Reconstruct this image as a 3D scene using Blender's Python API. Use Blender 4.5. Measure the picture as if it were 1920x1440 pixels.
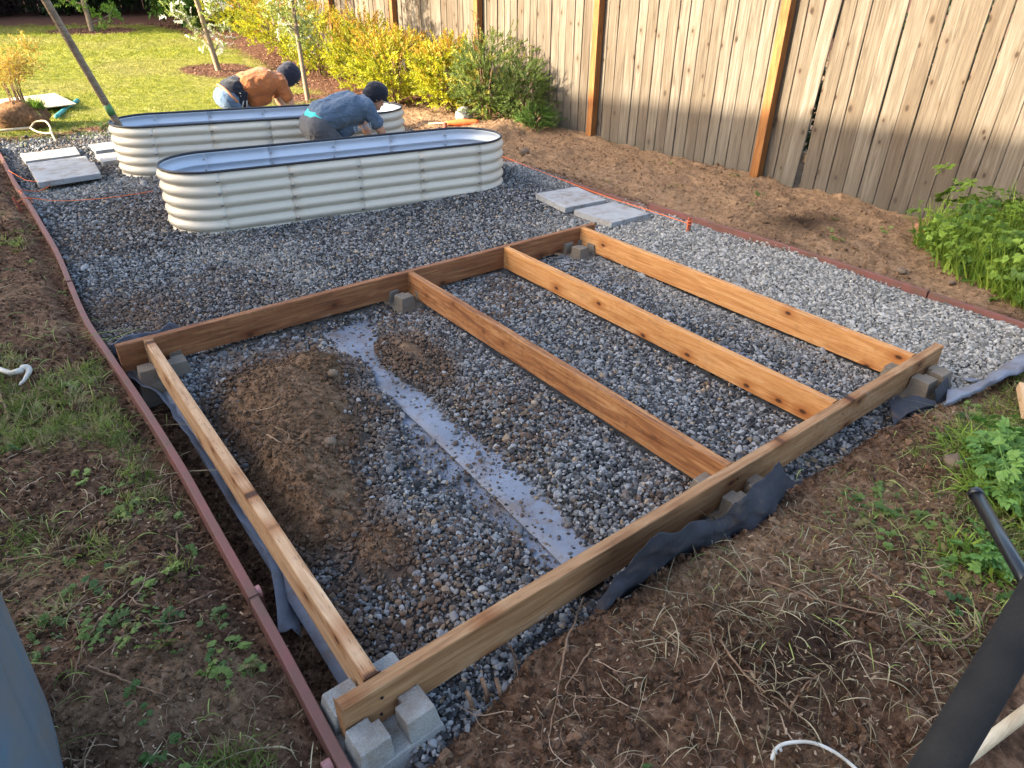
import bpy, bmesh, math, random
import numpy as np
from mathutils import Vector, Matrix, Euler

# ------------------------------------------------------------------ camera, sky, sun
scene = bpy.context.scene
for o in list(bpy.data.objects):
    bpy.data.objects.remove(o, do_unlink=True)
COL = scene.collection
PI = math.pi
FPX = 1275.586                                   # focal length in pixels of the 1920 px photograph
YAW, PITCH, ROLL = 0.657986, 0.547959, 0.009876
CAM = np.array([-0.4109, -1.1370, 1.7946])

def cam_axes():
    cy, sy, cp, sp = math.cos(YAW), math.sin(YAW), math.cos(PITCH), math.sin(PITCH)
    fw = np.array([sy*cp, cy*cp, -sp]); rt = np.array([cy, -sy, 0.0]); up = np.cross(rt, fw)
    c, s = math.cos(ROLL), math.sin(ROLL)
    return np.array([c*rt+s*up, -s*rt+c*up, fw])
AX = cam_axes()
cd = bpy.data.cameras.new('camera')
cd.sensor_width = 36.0
cd.lens = FPX/1920*36
cd.clip_start = 0.05
cd.clip_end = 400
cam = bpy.data.objects.new('camera', cd)
COL.objects.link(cam)
cam.matrix_world = Matrix(((AX[0][0], AX[1][0], -AX[2][0], CAM[0]),
                           (AX[0][1], AX[1][1], -AX[2][1], CAM[1]),
                           (AX[0][2], AX[1][2], -AX[2][2], CAM[2]), (0, 0, 0, 1)))
scene.camera = cam

SUN_EL = math.radians(23)
SUN_TO = np.array([0.946, -0.324, 0.0])          # horizontal travel of the sunlight
W = bpy.data.worlds.new('World'); scene.world = W; W.use_nodes = True
nt = W.node_tree
bg = nt.nodes['Background']
sky = nt.nodes.new('ShaderNodeTexSky'); sky.sky_type = 'NISHITA'; sky.sun_disc = False
sky.sun_elevation = SUN_EL
sky.sun_rotation = math.atan2(-SUN_TO[0], -SUN_TO[1])
sky.air_density = 1.0; sky.dust_density = 4.0; sky.ozone_density = 0.6
nt.links.new(sky.outputs[0], bg.inputs[0]); bg.inputs[1].default_value = 0.15
sd = bpy.data.lights.new('sun', 'SUN'); sd.energy = 4.3; sd.angle = math.radians(0.53); sd.color = (1.0, 0.86, 0.64)
sun = bpy.data.objects.new('sun', sd); COL.objects.link(sun)
sv = Vector((SUN_TO[0]*math.cos(SUN_EL), SUN_TO[1]*math.cos(SUN_EL), -math.sin(SUN_EL)))
sun.rotation_euler = sv.to_track_quat('-Z', 'Y').to_euler(); sun.location = (-8, 4, 9)
scene.view_settings.view_transform = 'Standard'
scene.view_settings.look = 'None'
scene.view_settings.gamma = 1.0
scene.view_settings.use_curve_mapping = False
scene.view_settings.exposure = 2.42

# ------------------------------------------------------------------ helpers
rng = np.random.default_rng(7)
random.seed(7)

def ray(u, v):
    return AX.T @ np.array([(u-960)/FPX, (720-v)/FPX, 1.0])
def at(u, v, z=0.0):                              # photo pixel -> point on the level z
    d = ray(u, v); t = (z-CAM[2])/d[2]; return CAM+t*d
def aty(u, v, y):
    d = ray(u, v); t = (y-CAM[1])/d[1]; return CAM+t*d
def atx(u, v, x):
    d = ray(u, v); t = (x-CAM[0])/d[0]; return CAM+t*d

def _h(ix, iy, s):
    h = (ix.astype(np.int64)*374761393+iy.astype(np.int64)*668265263+s*974711) & 0xffffffff
    h = ((h ^ (h >> 13))*1274126177) & 0xffffffff
    return ((h ^ (h >> 16)) & 0xffffff)/float(0xffffff)
def vnoise(x, y, s=0):
    x = np.asarray(x, float); y = np.asarray(y, float)
    ix, iy = np.floor(x), np.floor(y); fx, fy = x-ix, y-iy
    fx = fx*fx*(3-2*fx); fy = fy*fy*(3-2*fy)
    a, b, c, d = _h(ix, iy, s), _h(ix+1, iy, s), _h(ix, iy+1, s), _h(ix+1, iy+1, s)
    return (a*(1-fx)+b*fx)*(1-fy)+(c*(1-fx)+d*fx)*fy
def fbm(x, y, s=0, o=4):
    r = 0; a = .5; f = 1.0; n = 0
    for k in range(o):
        r = r+a*vnoise(np.asarray(x)*f+k*17.3, np.asarray(y)*f-k*9.1, s+k); n += a; a *= .5; f *= 2.03
    return r/n
def sst(a, b, x):
    t = np.clip((np.asarray(x, float)-a)/(b-a), 0, 1); return t*t*(3-2*t)
def gauss(x, y, cx, cy, sx, sy, th=0.0):
    dx, dy = x-cx, y-cy; c, s = math.cos(th), math.sin(th)
    a, b = c*dx+s*dy, -s*dx+c*dy
    return np.exp(-(a*a/(sx*sx)+b*b/(sy*sy)))

def tag(o, label=None, cat=None, group=None, kind=None):
    if label: o['label'] = label
    if cat: o['category'] = cat
    if group: o['group'] = group
    if kind: o['kind'] = kind
    return o
def empty(name, loc, label, cat, group=None, rz=0.0):
    o = bpy.data.objects.new(name, None); COL.objects.link(o)
    o.empty_display_size = .1
    o.location = loc; o.rotation_euler = (0, 0, rz)
    return tag(o, label, cat, group)
def mesh_data(name, V, F, mats=None, smooth=False, midx=None):
    me = bpy.data.meshes.new(name)
    me.from_pydata([tuple(map(float, v)) for v in V], [], [tuple(map(int, f)) for f in F])
    if mats is not None:
        for m in (mats if isinstance(mats, (list, tuple)) else [mats]): me.materials.append(m)
    if smooth: me.polygons.foreach_set('use_smooth', [True]*len(me.polygons) if smooth is True else smooth)
    if midx is not None: me.polygons.foreach_set('material_index', midx)
    me.update()
    return me
def obj(name, me, parent=None, loc=None, rot=None, world=False):
    o = bpy.data.objects.new(name, me); COL.objects.link(o)
    if loc is not None: o.location = loc
    if rot is not None: o.rotation_euler = rot
    if parent is not None:
        o.parent = parent
        if world:                                 # the given mesh / placement is in world space
            o.matrix_parent_inverse = parent.matrix_basis.inverted()
    return o
class MB:
    def __init__(s): s.V = []; s.F = []; s.M = []
    def add(s, V, F, m=0):
        n = len(s.V); s.V += [tuple(v) for v in V]; s.F += [tuple(i+n for i in f) for f in F]; s.M += [m]*len(F)
    def box(s, c, d, R=None, m=0, taper=1.0):
        V = []
        for z in (-1, 1):
            k = taper if z > 0 else 1.0
            for x, y in ((-1, -1), (1, -1), (1, 1), (-1, 1)):
                p = Vector((x*d[0]/2*k, y*d[1]/2*k, z*d[2]/2))
                if R is not None: p = R @ p
                V.append((p.x+c[0], p.y+c[1], p.z+c[2]))
        s.add(V, [(3, 2, 1, 0), (4, 5, 6, 7), (0, 1, 5, 4), (1, 2, 6, 5), (2, 3, 7, 6), (3, 0, 4, 7)], m)
    def tube(s, P, r, n=8, m=0, caps=True, closed=False):
        P = [Vector(p) for p in P]; k = len(P)
        if not hasattr(r, '__len__'): r = [r]*k
        V = []; F = []; ref = None
        for i in range(k):
            if closed: t = (P[(i+1) % k]-P[i-1]).normalized()
            else: t = (P[min(i+1, k-1)]-P[max(i-1, 0)]).normalized()
            if ref is None: ref = Vector((0, 0, 1)) if abs(t.z) < .9 else Vector((1, 0, 0))
            a = t.cross(ref).normalized(); b = a.cross(t).normalized(); ref = b
            for j in range(n):
                an = 2*PI*j/n
                p = P[i]+a*math.cos(an)*r[i]+b*math.sin(an)*r[i]; V.append((p.x, p.y, p.z))
        for i in range(k if closed else k-1):
            i2 = (i+1) % k
            for j in range(n):
                F.append((i*n+j, i*n+(j+1) % n, i2*n+(j+1) % n, i2*n+j))
        if caps and not closed:
            F.append(tuple(range(n-1, -1, -1))); F.append(tuple((k-1)*n+j for j in range(n)))
        s.add(V, F, m)
    def ico(s, c, r, sub=2, scl=(1, 1, 1), R=None, m=0):
        V, F = ICO[sub]
        out = []
        for v in V:
            p = Vector((v[0]*scl[0]*r, v[1]*scl[1]*r, v[2]*scl[2]*r))
            if R is not None: p = R @ p
            out.append((p.x+c[0], p.y+c[1], p.z+c[2]))
        s.add(out, F, m)
    def data(s, name, mats, smooth=False):
        return mesh_data(name, s.V, s.F, mats, smooth, s.M)
    def build(s, name, mats, parent=None, smooth=False, world=True, loc=None):
        return obj(name, s.data(name, mats, smooth), parent, loc, None, world)
def _ico(sub):
    bm = bmesh.new(); bmesh.ops.create_icosphere(bm, subdivisions=sub, radius=1.0)
    bm.verts.ensure_lookup_table()
    V = [tuple(v.co) for v in bm.verts]; F = [tuple(v.index for v in f.verts) for f in bm.faces]
    bm.free(); return V, F
ICO = {k: _ico(k) for k in (1, 2, 3)}
def catmull(P, n=6):
    P = [np.array(p, float) for p in P]; out = []
    for i in range(len(P)-1):
        p0, p1, p2, p3 = P[max(i-1, 0)], P[i], P[i+1], P[min(i+2, len(P)-1)]
        for k in range(n):
            t = k/n
            out.append(.5*((2*p1)+(-p0+p2)*t+(2*p0-5*p1+4*p2-p3)*t*t+(-p0+3*p1-3*p2+p3)*t**3))
    out.append(P[-1]); return out
def bevel(o, w=.003, seg=2):
    m = o.modifiers.new('bevel', 'BEVEL'); m.width = w; m.segments = seg; m.limit_method = 'ANGLE'; return o

# ------------------------------------------------------------------ materials
class NT:
    def __init__(s, name):
        s.m = bpy.data.materials.new(name); s.m.use_nodes = True; s.t = s.m.node_tree
        s.b = s.t.nodes['Principled BSDF']; s.out = s.t.nodes['Material Output']
    def n(s, typ, **kw):
        x = s.t.nodes.new(typ)
        for k, v in kw.items(): setattr(x, k, v)
        return x
    def l(s, a, b): s.t.links.new(a, b)
    def coord(s, scale=(1, 1, 1), kind='Object', rand=0.0):
        c = s.n('ShaderNodeTexCoord').outputs[kind]
        mp = s.n('ShaderNodeMapping'); mp.inputs['Scale'].default_value = scale
        s.l(c, mp.inputs[0])
        if rand:
            oi = s.n('ShaderNodeObjectInfo'); mu = s.n('ShaderNodeMath', operation='MULTIPLY'); mu.inputs[1].default_value = rand
            s.l(oi.outputs['Random'], mu.inputs[0]); s.l(mu.outputs[0], mp.inputs['Location'])
        return mp.outputs[0]
    def noise(s, vec, scale, detail=4, rough=.55, dist=0.0):
        x = s.n('ShaderNodeTexNoise'); x.inputs['Scale'].default_value = scale; x.inputs['Detail'].default_value = detail
        x.inputs['Roughness'].default_value = rough; x.inputs['Distortion'].default_value = dist
        if vec is not None: s.l(vec, x.inputs['Vector'])
        return x.outputs[0]
    def vor(s, vec, scale, feature='F1', rnd=1.0):
        x = s.n('ShaderNodeTexVoronoi', feature=feature); x.inputs['Scale'].default_value = scale
        x.inputs['Randomness'].default_value = rnd
        if vec is not None: s.l(vec, x.inputs['Vector'])
        return x
    def vor2(s, ax, sa, sb, rand):
        c = s.n('ShaderNodeSeparateXYZ'); s.l(s.n('ShaderNodeTexCoord').outputs['Object'], c.inputs[0])
        oi = s.n('ShaderNodeObjectInfo').outputs['Random']; q = s.n('ShaderNodeCombineXYZ')
        s.l(s.math('ADD', s.math('MULTIPLY', c.outputs[ax[0]], sa), s.math('MULTIPLY', oi, rand)), q.inputs[0])
        s.l(s.math('ADD', s.math('MULTIPLY', c.outputs[ax[1]], sb), s.math('MULTIPLY', oi, rand*1.7)), q.inputs[1])
        x = s.n('ShaderNodeTexVoronoi', feature='F1', voronoi_dimensions='2D'); x.inputs['Scale'].default_value = 1.0
        s.l(q.outputs[0], x.inputs['Vector']); return x
    def ramp(s, fac, stops):
        x = s.n('ShaderNodeValToRGB'); e = x.color_ramp.elements
        while len(e) < len(stops): e.new(.5)
        for i, (p, c) in enumerate(stops):
            e[i].position = p; e[i].color = tuple(c)+(1,) if len(c) == 3 else c
        s.l(fac, x.inputs[0]); return x.outputs[0]
    def mix(s, fac, a, b, mode='MIX'):
        x = s.n('ShaderNodeMix', data_type='RGBA', blend_type=mode)
        for sock, v in ((x.inputs[0], fac), (x.inputs[6], a), (x.inputs[7], b)):
            if isinstance(v, bpy.types.NodeSocket): s.l(v, sock)
            elif isinstance(v, (int, float)): sock.default_value = v
            else: sock.default_value = tuple(v)+(1,)
        return x.outputs[2]
    def math(s, op, a, b=None, clamp=False):
        x = s.n('ShaderNodeMath', operation=op); x.use_clamp = clamp
        for sock, v in ((x.inputs[0], a), (x.inputs[1], b)):
            if v is None: continue
            if isinstance(v, bpy.types.NodeSocket): s.l(v, sock)
            else: sock.default_value = v
        return x.outputs[0]
    def rng(s, v, a, b, c=0.0, d=1.0):
        x = s.n('ShaderNodeMapRange'); s.l(v, x.inputs[0])
        for i, k in enumerate((a, b, c, d)): x.inputs[i+1].default_value = k
        return x.outputs[0]
    def attr(s, name, typ='GEOMETRY'):
        x = s.n('ShaderNodeAttribute', attribute_name=name, attribute_type=typ); return x
    def bump(s, h, strength=.5, dist=.01):
        x = s.n('ShaderNodeBump'); x.inputs['Strength'].default_value = strength; x.inputs['Distance'].default_value = dist
        s.l(h, x.inputs['Height']); s.l(x.outputs[0], s.b.inputs['Normal']); return x
    def base(s, c):
        if isinstance(c, bpy.types.NodeSocket): s.l(c, s.b.inputs['Base Color'])
        else: s.b.inputs['Base Color'].default_value = tuple(c)+(1,)
    def rough(s, r, spec=.4):
        if isinstance(r, bpy.types.NodeSocket): s.l(r, s.b.inputs['Roughness'])
        else: s.b.inputs['Roughness'].default_value = r
        s.b.inputs['Specular IOR Level'].default_value = spec

def lumber(name, c0, c1, c2, incise=.6, knots=1.0, grey=0.0):
    k = NT(name)
    v = k.coord((1.1, 14, 14), rand=40.0)
    v2 = k.coord((1, 1, 1), rand=13.0)
    warp = k.noise(v2, 2.2, 2)
    g = k.noise(v, 2.2, 6, .62, 1.4)
    fine = k.noise(k.coord((6, 190, 190), rand=9.0), 1.0, 3, .6)
    col = k.ramp(g, [(.34, c0), (.5, c1), (.66, c2)])
    col = k.mix(k.rng(fine, .3, .75, 0, .45), col, k.mix(1.0, col, (.55, .45, .38), 'MULTIPLY'))
    col = k.mix(k.rng(warp, .35, .7, 0, .35), col, k.mix(1.0, col, (.72, .62, .52), 'MULTIPLY'))
    if knots:
        kv = k.vor2((0, 2), 4.0, 7.0, 31.0)
        kc = k.n('ShaderNodeSeparateColor'); k.l(kv.outputs['Color'], kc.inputs[0])
        kd = k.math('ADD', kv.outputs['Distance'], k.math('LESS_THAN', kc.outputs[1], .5))
        halo = k.rng(kd, .08, .32, .85, 0)
        core = k.rng(kd, .045, .095, 1, 0)
        col = k.mix(k.math('MULTIPLY', halo, knots), col, k.mix(1.0, col, (.62, .42, .28), 'MULTIPLY'))
        col = k.mix(k.math('MULTIPLY', core, knots), col, (.055, .022, .01))
    if incise:
        iv = k.vor(k.coord((20, 160, 160), rand=3.0), 1.0, rnd=.5)
        ic = k.n('ShaderNodeSeparateColor'); k.l(iv.outputs['Color'], ic.inputs[0])
        gate = k.math('GREATER_THAN', ic.outputs[0], .55)
        dash = k.math('MULTIPLY', k.rng(iv.outputs['Distance'], .16, .3, 1, 0), gate)
        col = k.mix(k.math('MULTIPLY', dash, incise), col, (.05, .028, .014))
    dirt = k.noise(k.coord((2.0, 6, 6), rand=5.0), 3.0, 5, .7)
    col = k.mix(k.rng(dirt, .55, .75, 0, .4), col, (.16, .10, .06))
    chalk = k.noise(k.coord((3.0, 9, 9), rand=17.0), 1.6, 5, .75)
    col = k.mix(k.rng(chalk, .64, .74, 0, .35), col, (.55, .52, .48))
    if grey: col = k.mix(grey, col, (.22, .20, .17))
    k.base(col); k.rough(.72, .25)
    k.bump(k.math('ADD', fine, g), .25, .002)
    return k.m
def fence_mat():
    k = NT('weathered_fence_wood')
    oi = k.n('ShaderNodeObjectInfo').outputs['Random']
    v = k.coord((30, 30, 1.6), rand=60.0)
    g = k.noise(v, 1.0, 6, .65, 1.2)
    fine = k.noise(k.coord((260, 260, 5), rand=21.0), 1.0, 3, .6)
    tone = k.noise(k.coord((5, 5, .9), rand=33.0), 1.3, 4, .6)
    c = k.ramp(g, [(.30, (.13, .098, .068)), (.5, (.27, .215, .155)), (.70, (.40, .34, .265))])
    c = k.mix(k.rng(fine, .35, .75, 0, .5), c, k.mix(1.0, c, (.55, .48, .42), 'MULTIPLY'))
    c = k.mix(k.rng(tone, .42, .68, 0, .6), c, (.17, .125, .085))
    c = k.mix(k.rng(oi, 0, 1, 0, .8), c, k.mix(1.0, c, (.58, .50, .43), 'MULTIPLY'))
    kv = k.vor2((1, 2), 6.5, 4.0, 71.0)
    kc = k.n('ShaderNodeSeparateColor'); k.l(kv.outputs['Color'], kc.inputs[0])
    kd = k.math('ADD', k.math('MULTIPLY', kv.outputs['Distance'], k.rng(kc.outputs[2], 0, 1, .55, 1.2)), k.math('LESS_THAN', kc.outputs[0], .6))
    c = k.mix(k.rng(kd, .07, .24, .6, 0), c, (.14, .09, .052))
    c = k.mix(k.rng(kd, .04, .09, .9, 0), c, (.05, .03, .018))
    # boards turn greyer and darker towards the foot
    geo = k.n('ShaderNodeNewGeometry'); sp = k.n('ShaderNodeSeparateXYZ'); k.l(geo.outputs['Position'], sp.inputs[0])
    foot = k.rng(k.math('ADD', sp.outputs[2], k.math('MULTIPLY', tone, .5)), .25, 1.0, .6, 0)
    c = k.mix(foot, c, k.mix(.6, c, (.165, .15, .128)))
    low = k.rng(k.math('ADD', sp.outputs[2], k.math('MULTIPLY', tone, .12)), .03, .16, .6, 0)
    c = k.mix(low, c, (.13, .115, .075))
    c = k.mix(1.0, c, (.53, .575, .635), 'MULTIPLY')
    k.base(c); k.rough(.85, .2); k.bump(k.math('ADD', fine, g), .35, .003)
    return k.m
def plain(name, c, rough=.6, spec=.4, var=.25, scale=8.0, bump=0.0, metal=0.0, c2=None, detail=4):
    k = NT(name); n = k.noise(k.coord(), scale, detail, .6)
    d = c2 or tuple(x*(1-var) for x in c)
    k.base(k.ramp(n, [(.3, d), (.7, c)])); k.rough(rough, spec); k.b.inputs['Metallic'].default_value = metal
    if bump: k.bump(k.noise(k.coord(), scale*6, 4, .6), bump, .004)
    return k.m
def concrete(name, c=(.36, .36, .345), speck=1.0):
    k = NT(name)
    v = k.coord(rand=7.0)
    n = k.noise(v, 5, 5, .65); f = k.noise(v, 260, 2, .7); p = k.vor(v, 150)
    col = k.ramp(n, [(.3, tuple(x*.72 for x in c)), (.7, c)])
    col = k.mix(k.rng(f, .38, .68, 0, .45*speck), col, tuple(x*.5 for x in c))
    col = k.mix(k.rng(p.outputs['Distance'], .05, .28, .5*speck, 0), col, tuple(min(1, x*1.5) for x in c))
    stain = k.noise(k.coord((3, 3, 3), rand=11.0), 2.6, 5, .7)
    col = k.mix(k.rng(stain, .48, .66, 0, .6), col, (.15, .10, .062))
    k.base(col); k.rough(.92, .2); k.bump(k.math('ADD', f, p.outputs['Distance']), .5*speck, .004)
    return k.m
def inst_mat(name, rough=.75, spec=.3, leaf=0.0, noise_sc=60, noise_amt=.35, bump=0.0):
    """colour comes from the 'col' attribute of each scattered piece"""
    k = NT(name)
    a = k.attr('col', 'INSTANCER').outputs['Color']
    n = k.noise(k.coord(), noise_sc, 3, .6)
    c = k.mix(k.rng(n, .3, .7, noise_amt, 0), a, k.mix(1.0, a, (.55, .52, .5), 'MULTIPLY'))
    k.base(c); k.rough(rough, spec)
    if bump: k.bump(n, bump, .003)
    if leaf:
        tr = k.n('ShaderNodeBsdfTranslucent'); k.l(c, tr.inputs[0])
        mx = k.n('ShaderNodeMixShader'); mx.inputs[0].default_value = leaf
        k.l(k.b.outputs[0], mx.inputs[1]); k.l(tr.outputs[0], mx.inputs[2]); k.l(mx.outputs[0], k.out.inputs[0])
    return k.m
def cloth(name, c, fold=.6, scale=14, c2=None):
    k = NT(name)
    w = k.noise(k.coord((1.2, 1, 2.6)), scale, 3, .5, .8)
    f = k.noise(k.coord(), 420, 2, .6)
    col = k.ramp(k.noise(k.coord(), 5, 4), [(.3, c2 or tuple(x*.8 for x in c)), (.7, c)])
    col = k.mix(k.rng(f, .35, .7, 0, .25), col, tuple(x*.6 for x in c))
    k.base(col); k.rough(.9, .15); k.b.inputs['Sheen Weight'].default_value = .15
    k.bump(k.math('ADD', w, k.math('MULTIPLY', f, .05)), fold, .03)
    return k.m

M = {}
M['rim_front'] = lumber('fir_lumber_front', (.20, .098, .042), (.30, .165, .078), (.38, .235, .125))
M['rim_back'] = lumber('fir_lumber_back', (.14, .055, .024), (.225, .095, .04), (.31, .155, .07))
M['joist_a'] = lumber('fir_lumber_pale', (.33, .19, .10), (.45, .285, .16), (.55, .38, .235))
M['joist_b'] = lumber('fir_lumber_red', (.15, .06, .025), (.29, .13, .052), (.42, .225, .10), knots=.6)
M['joist_c'] = lumber('fir_lumber_orange', (.40, .175, .06), (.52, .26, .095), (.60, .345, .15), incise=.3)
M['post'] = lumber('cedar_post', (.17, .068, .02), (.235, .10, .030), (.29, .14, .047), incise=.0, knots=.5)
M['scrap'] = lumber('scrap_lumber', (.42, .25, .12), (.52, .34, .18), (.6, .42, .25), incise=.0, knots=.3)
M['fence'] = fence_mat()
M['concrete'] = concrete('pier_concrete', (.30, .30, .285))
M['paver'] = concrete('paver_concrete', (.33, .34, .345), .5)
M['bed_out'] = plain('cream_sheet_paint', (.56, .515, .425), .42, .45, .08, 3.0)
M['bed_in'] = plain('sky_tinted_sheet_paint', (.47, .53, .62), .36, .5, .06, 3.0)  # blue of the sky reflected inside the bed, put into the base colour
M['rubber'] = plain('black_rubber', (.015, .017, .024), .5, .4)
M['steel'] = plain('zinc_bolt', (.40, .38, .35), .32, .5, .2, 30, metal=.9)
M['edging'] = plain('red_brown_edging', (.175, .062, .056), .66, .35, .4, 9, .45, c2=(.11, .062, .045), detail=12)
M['edging_disc'] = plain('pink_brown_plastic', (.36, .17, .16), .5, .4, .2, 30)
M['stake'] = plain('rust_red_stake', (.26, .07, .045), .7, .3, .4, 25, .3)
M['string'] = plain('orange_string', (.75, .16, .045), .7, .3, .15)
M['black_metal'] = plain('black_enamel', (.012, .013, .015), .3, .5)
M['foam'] = plain('black_foam_grip', (.011, .011, .012), .88, .25, .4, 14, .6, c2=(.021, .020, .018), detail=10)
M['tub'] = plain('blue_grey_plastic', (.085, .135, .185), .42, .45, .45, 9, .06, c2=(.13, .135, .135), detail=10)
M['handle'] = lumber('pale_ash_handle', (.42, .33, .21), (.52, .43, .29), (.58, .5, .36), incise=0, knots=0)
M['pole'] = lumber('weathered_pole_wood', (.13, .095, .065), (.2, .15, .10), (.27, .21, .15), incise=0, knots=.3)
M['tape'] = plain('green_tape', (.08, .2, .06), .5)
M['white_metal'] = plain('worn_white_metal', (.55, .54, .50), .5, .4, .5, 18, .1, c2=(.28, .25, .2))
M['bark'] = plain('young_tree_bark', (.30, .23, .16), .9, .2, .5, 30, .4)
M['twig'] = plain('dry_twig', (.24, .15, .095), .9, .2, .5, 40, .3)
M['root'] = plain('pale_root', (.38, .26, .16), .9, .2, .4, 40)
M['brick'] = plain('clay_brick', (.42, .2, .12), .9, .2, .35, 14, .4)
M['rock'] = plain('tan_rock', (.17, .125, .09), .9, .25, .4, 14, .5)
M['ply'] = plain('plywood_sheet', (.5, .41, .29), .8, .2, .2, 5)
M['teal'] = plain('teal_plastic', (.06, .32, .31), .5)
M['purple'] = plain('purple_can', (.09, .03, .24), .35)
M['stone'] = inst_mat('gravel_stone', .8, .25, 0, 90, .45, .25)
M['clod'] = inst_mat('soil_clod', .97, .08, 0, 120, .5, .5)
M['blade'] = inst_mat('grass_blade', .6, .25, .35, 30, .2)
M['leaf'] = inst_mat('leaf', .5, .35, .35, 40, .25)
M['chip'] = inst_mat('bark_chip', .9, .15, 0, 60, .4, .3)
M['skin'] = plain('skin', (.43, .235, .15), .55, .35, .12, 10)
M['hair'] = plain('dark_hair', (.012, .010, .009), .6)
M['tee_blue'] = cloth('slate_blue_tee', (.075, .115, .175), .7, 13)
M['tee_orange'] = cloth('orange_tee', (.36, .125, .045), .8, 13)
M['jean_grey'] = cloth('charcoal_denim', (.075, .078, .09), .5, 20)
M['jean_blue'] = cloth('blue_denim', (.095, .15, .235), .6, 20, c2=(.05, .09, .15))
M['teal_cloth'] = cloth('teal_cloth', (.05, .40, .42), .3)
M['black_cloth'] = cloth('black_cloth', (.013, .015, .024), .5)
M['navy_cloth'] = cloth('dark_navy_cloth', (.024, .026, .042), .5)
M['leather'] = plain('tan_leather', (.36, .16, .07), .55)
M['siding'] = plain('pale_siding', (.42, .40, .36), .8)
M['roof'] = plain('grey_shingle', (.09, .09, .095), .95, .2, .4, 20, .4)
M['glass'] = plain('window_glass', (.03, .04, .05), .08, .6)
M['white_paint'] = plain('white_trim', (.75, .75, .73), .6)

def fabric_mat():
    k = NT('landscape_fabric')
    v = k.coord()
    n = k.noise(v, 3.5, 5, .65); w = k.noise(v, 260, 2, .6)
    c = k.ramp(n, [(.3, (.10, .112, .14)), (.62, (.165, .19, .24))])
    c = k.mix(k.rng(w, .35, .7, 0, .25), c, (.12, .12, .14))
    d = k.noise(k.coord((1, 1, 1)), 5.5, 6, .72)
    c = k.mix(k.rng(d, .50, .68, 0, .8), c, (.115, .080, .056))
    d2 = k.noise(k.coord((1, 1, 1)), 38, 5, .75)
    c = k.mix(k.rng(d2, .55, .68, 0, .7), c, (.085, .062, .045))
    k.base(c); k.rough(.62, .4); k.bump(k.math('ADD', k.noise(v, 14, 3, .5), k.math('MULTIPLY', w, .08)), .35, .012)
    return k.m
M['fabric'] = fabric_mat()
def fabric_dark():
    k = NT('black_landscape_fabric'); v = k.coord()
    n = k.noise(v, 4, 4, .6); w = k.noise(v, 300, 2, .6)
    c = k.ramp(n, [(.3, (.016, .017, .023)), (.7, (.034, .037, .05))])
    dd = k.noise(v, 7, 6, .75)
    c = k.mix(k.rng(dd, .52, .7, 0, .6), c, (.10, .07, .048))
    k.base(c); k.rough(.72, .3); k.bump(k.math('ADD', k.noise(v, 16, 4, .6), k.math('MULTIPLY', w, .10)), .5, .014)
    return k.m
M['fabric_dark'] = fabric_dark()

# ------------------------------------------------------------------ layout constants (metres)
HT = 0.163                      # top of the timber frame
BH, BT = 0.150, 0.042           # board depth and thickness
LJ = 2.44                       # joist length
JX = [0.0, 1.54, 2.294, 3.009]  # joist centres
FX = 5.76                       # fence face
BANK = [(-9, -.24), (-.2, -.24), (.03, -.24), (.13, -.22), (.32, -.19), (.43, -.15), (.64, -.15), (.86, -.17), (1.03, -.15), (1.35, -.21),
        (1.59, -.21), (1.78, -.16), (2.09, -.18), (2.51, -.18), (2.81, -.23), (3.02, -.27), (3.53, -.34), (4.3, -.45), (12, -.6)]
def bank_y(x): return np.interp(x, [b[0] for b in BANK], [b[1] for b in BANK])
EDGE_L = [(-.155, -.62), (-.15, -.1), (-.14, .54), (-.14, 1.4), (-.165, 2.3), (-.2, 3.15), (-.165, 4.5), (-.175, 5.8), (-.2, 7.06), (-.2, 8.6)]
def edge_lx(y): return np.interp(y, [b[1] for b in EDGE_L], [b[0] for b in EDGE_L])
EDGE_R = 4.17
GRAVEL_BACK = 9.15
BED2 = (2.145, 4.573, 2.958, .743, -.161)
BED1 = (2.165, 6.537, 2.947, .758, -.268)
BED_TOP = .46

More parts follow.
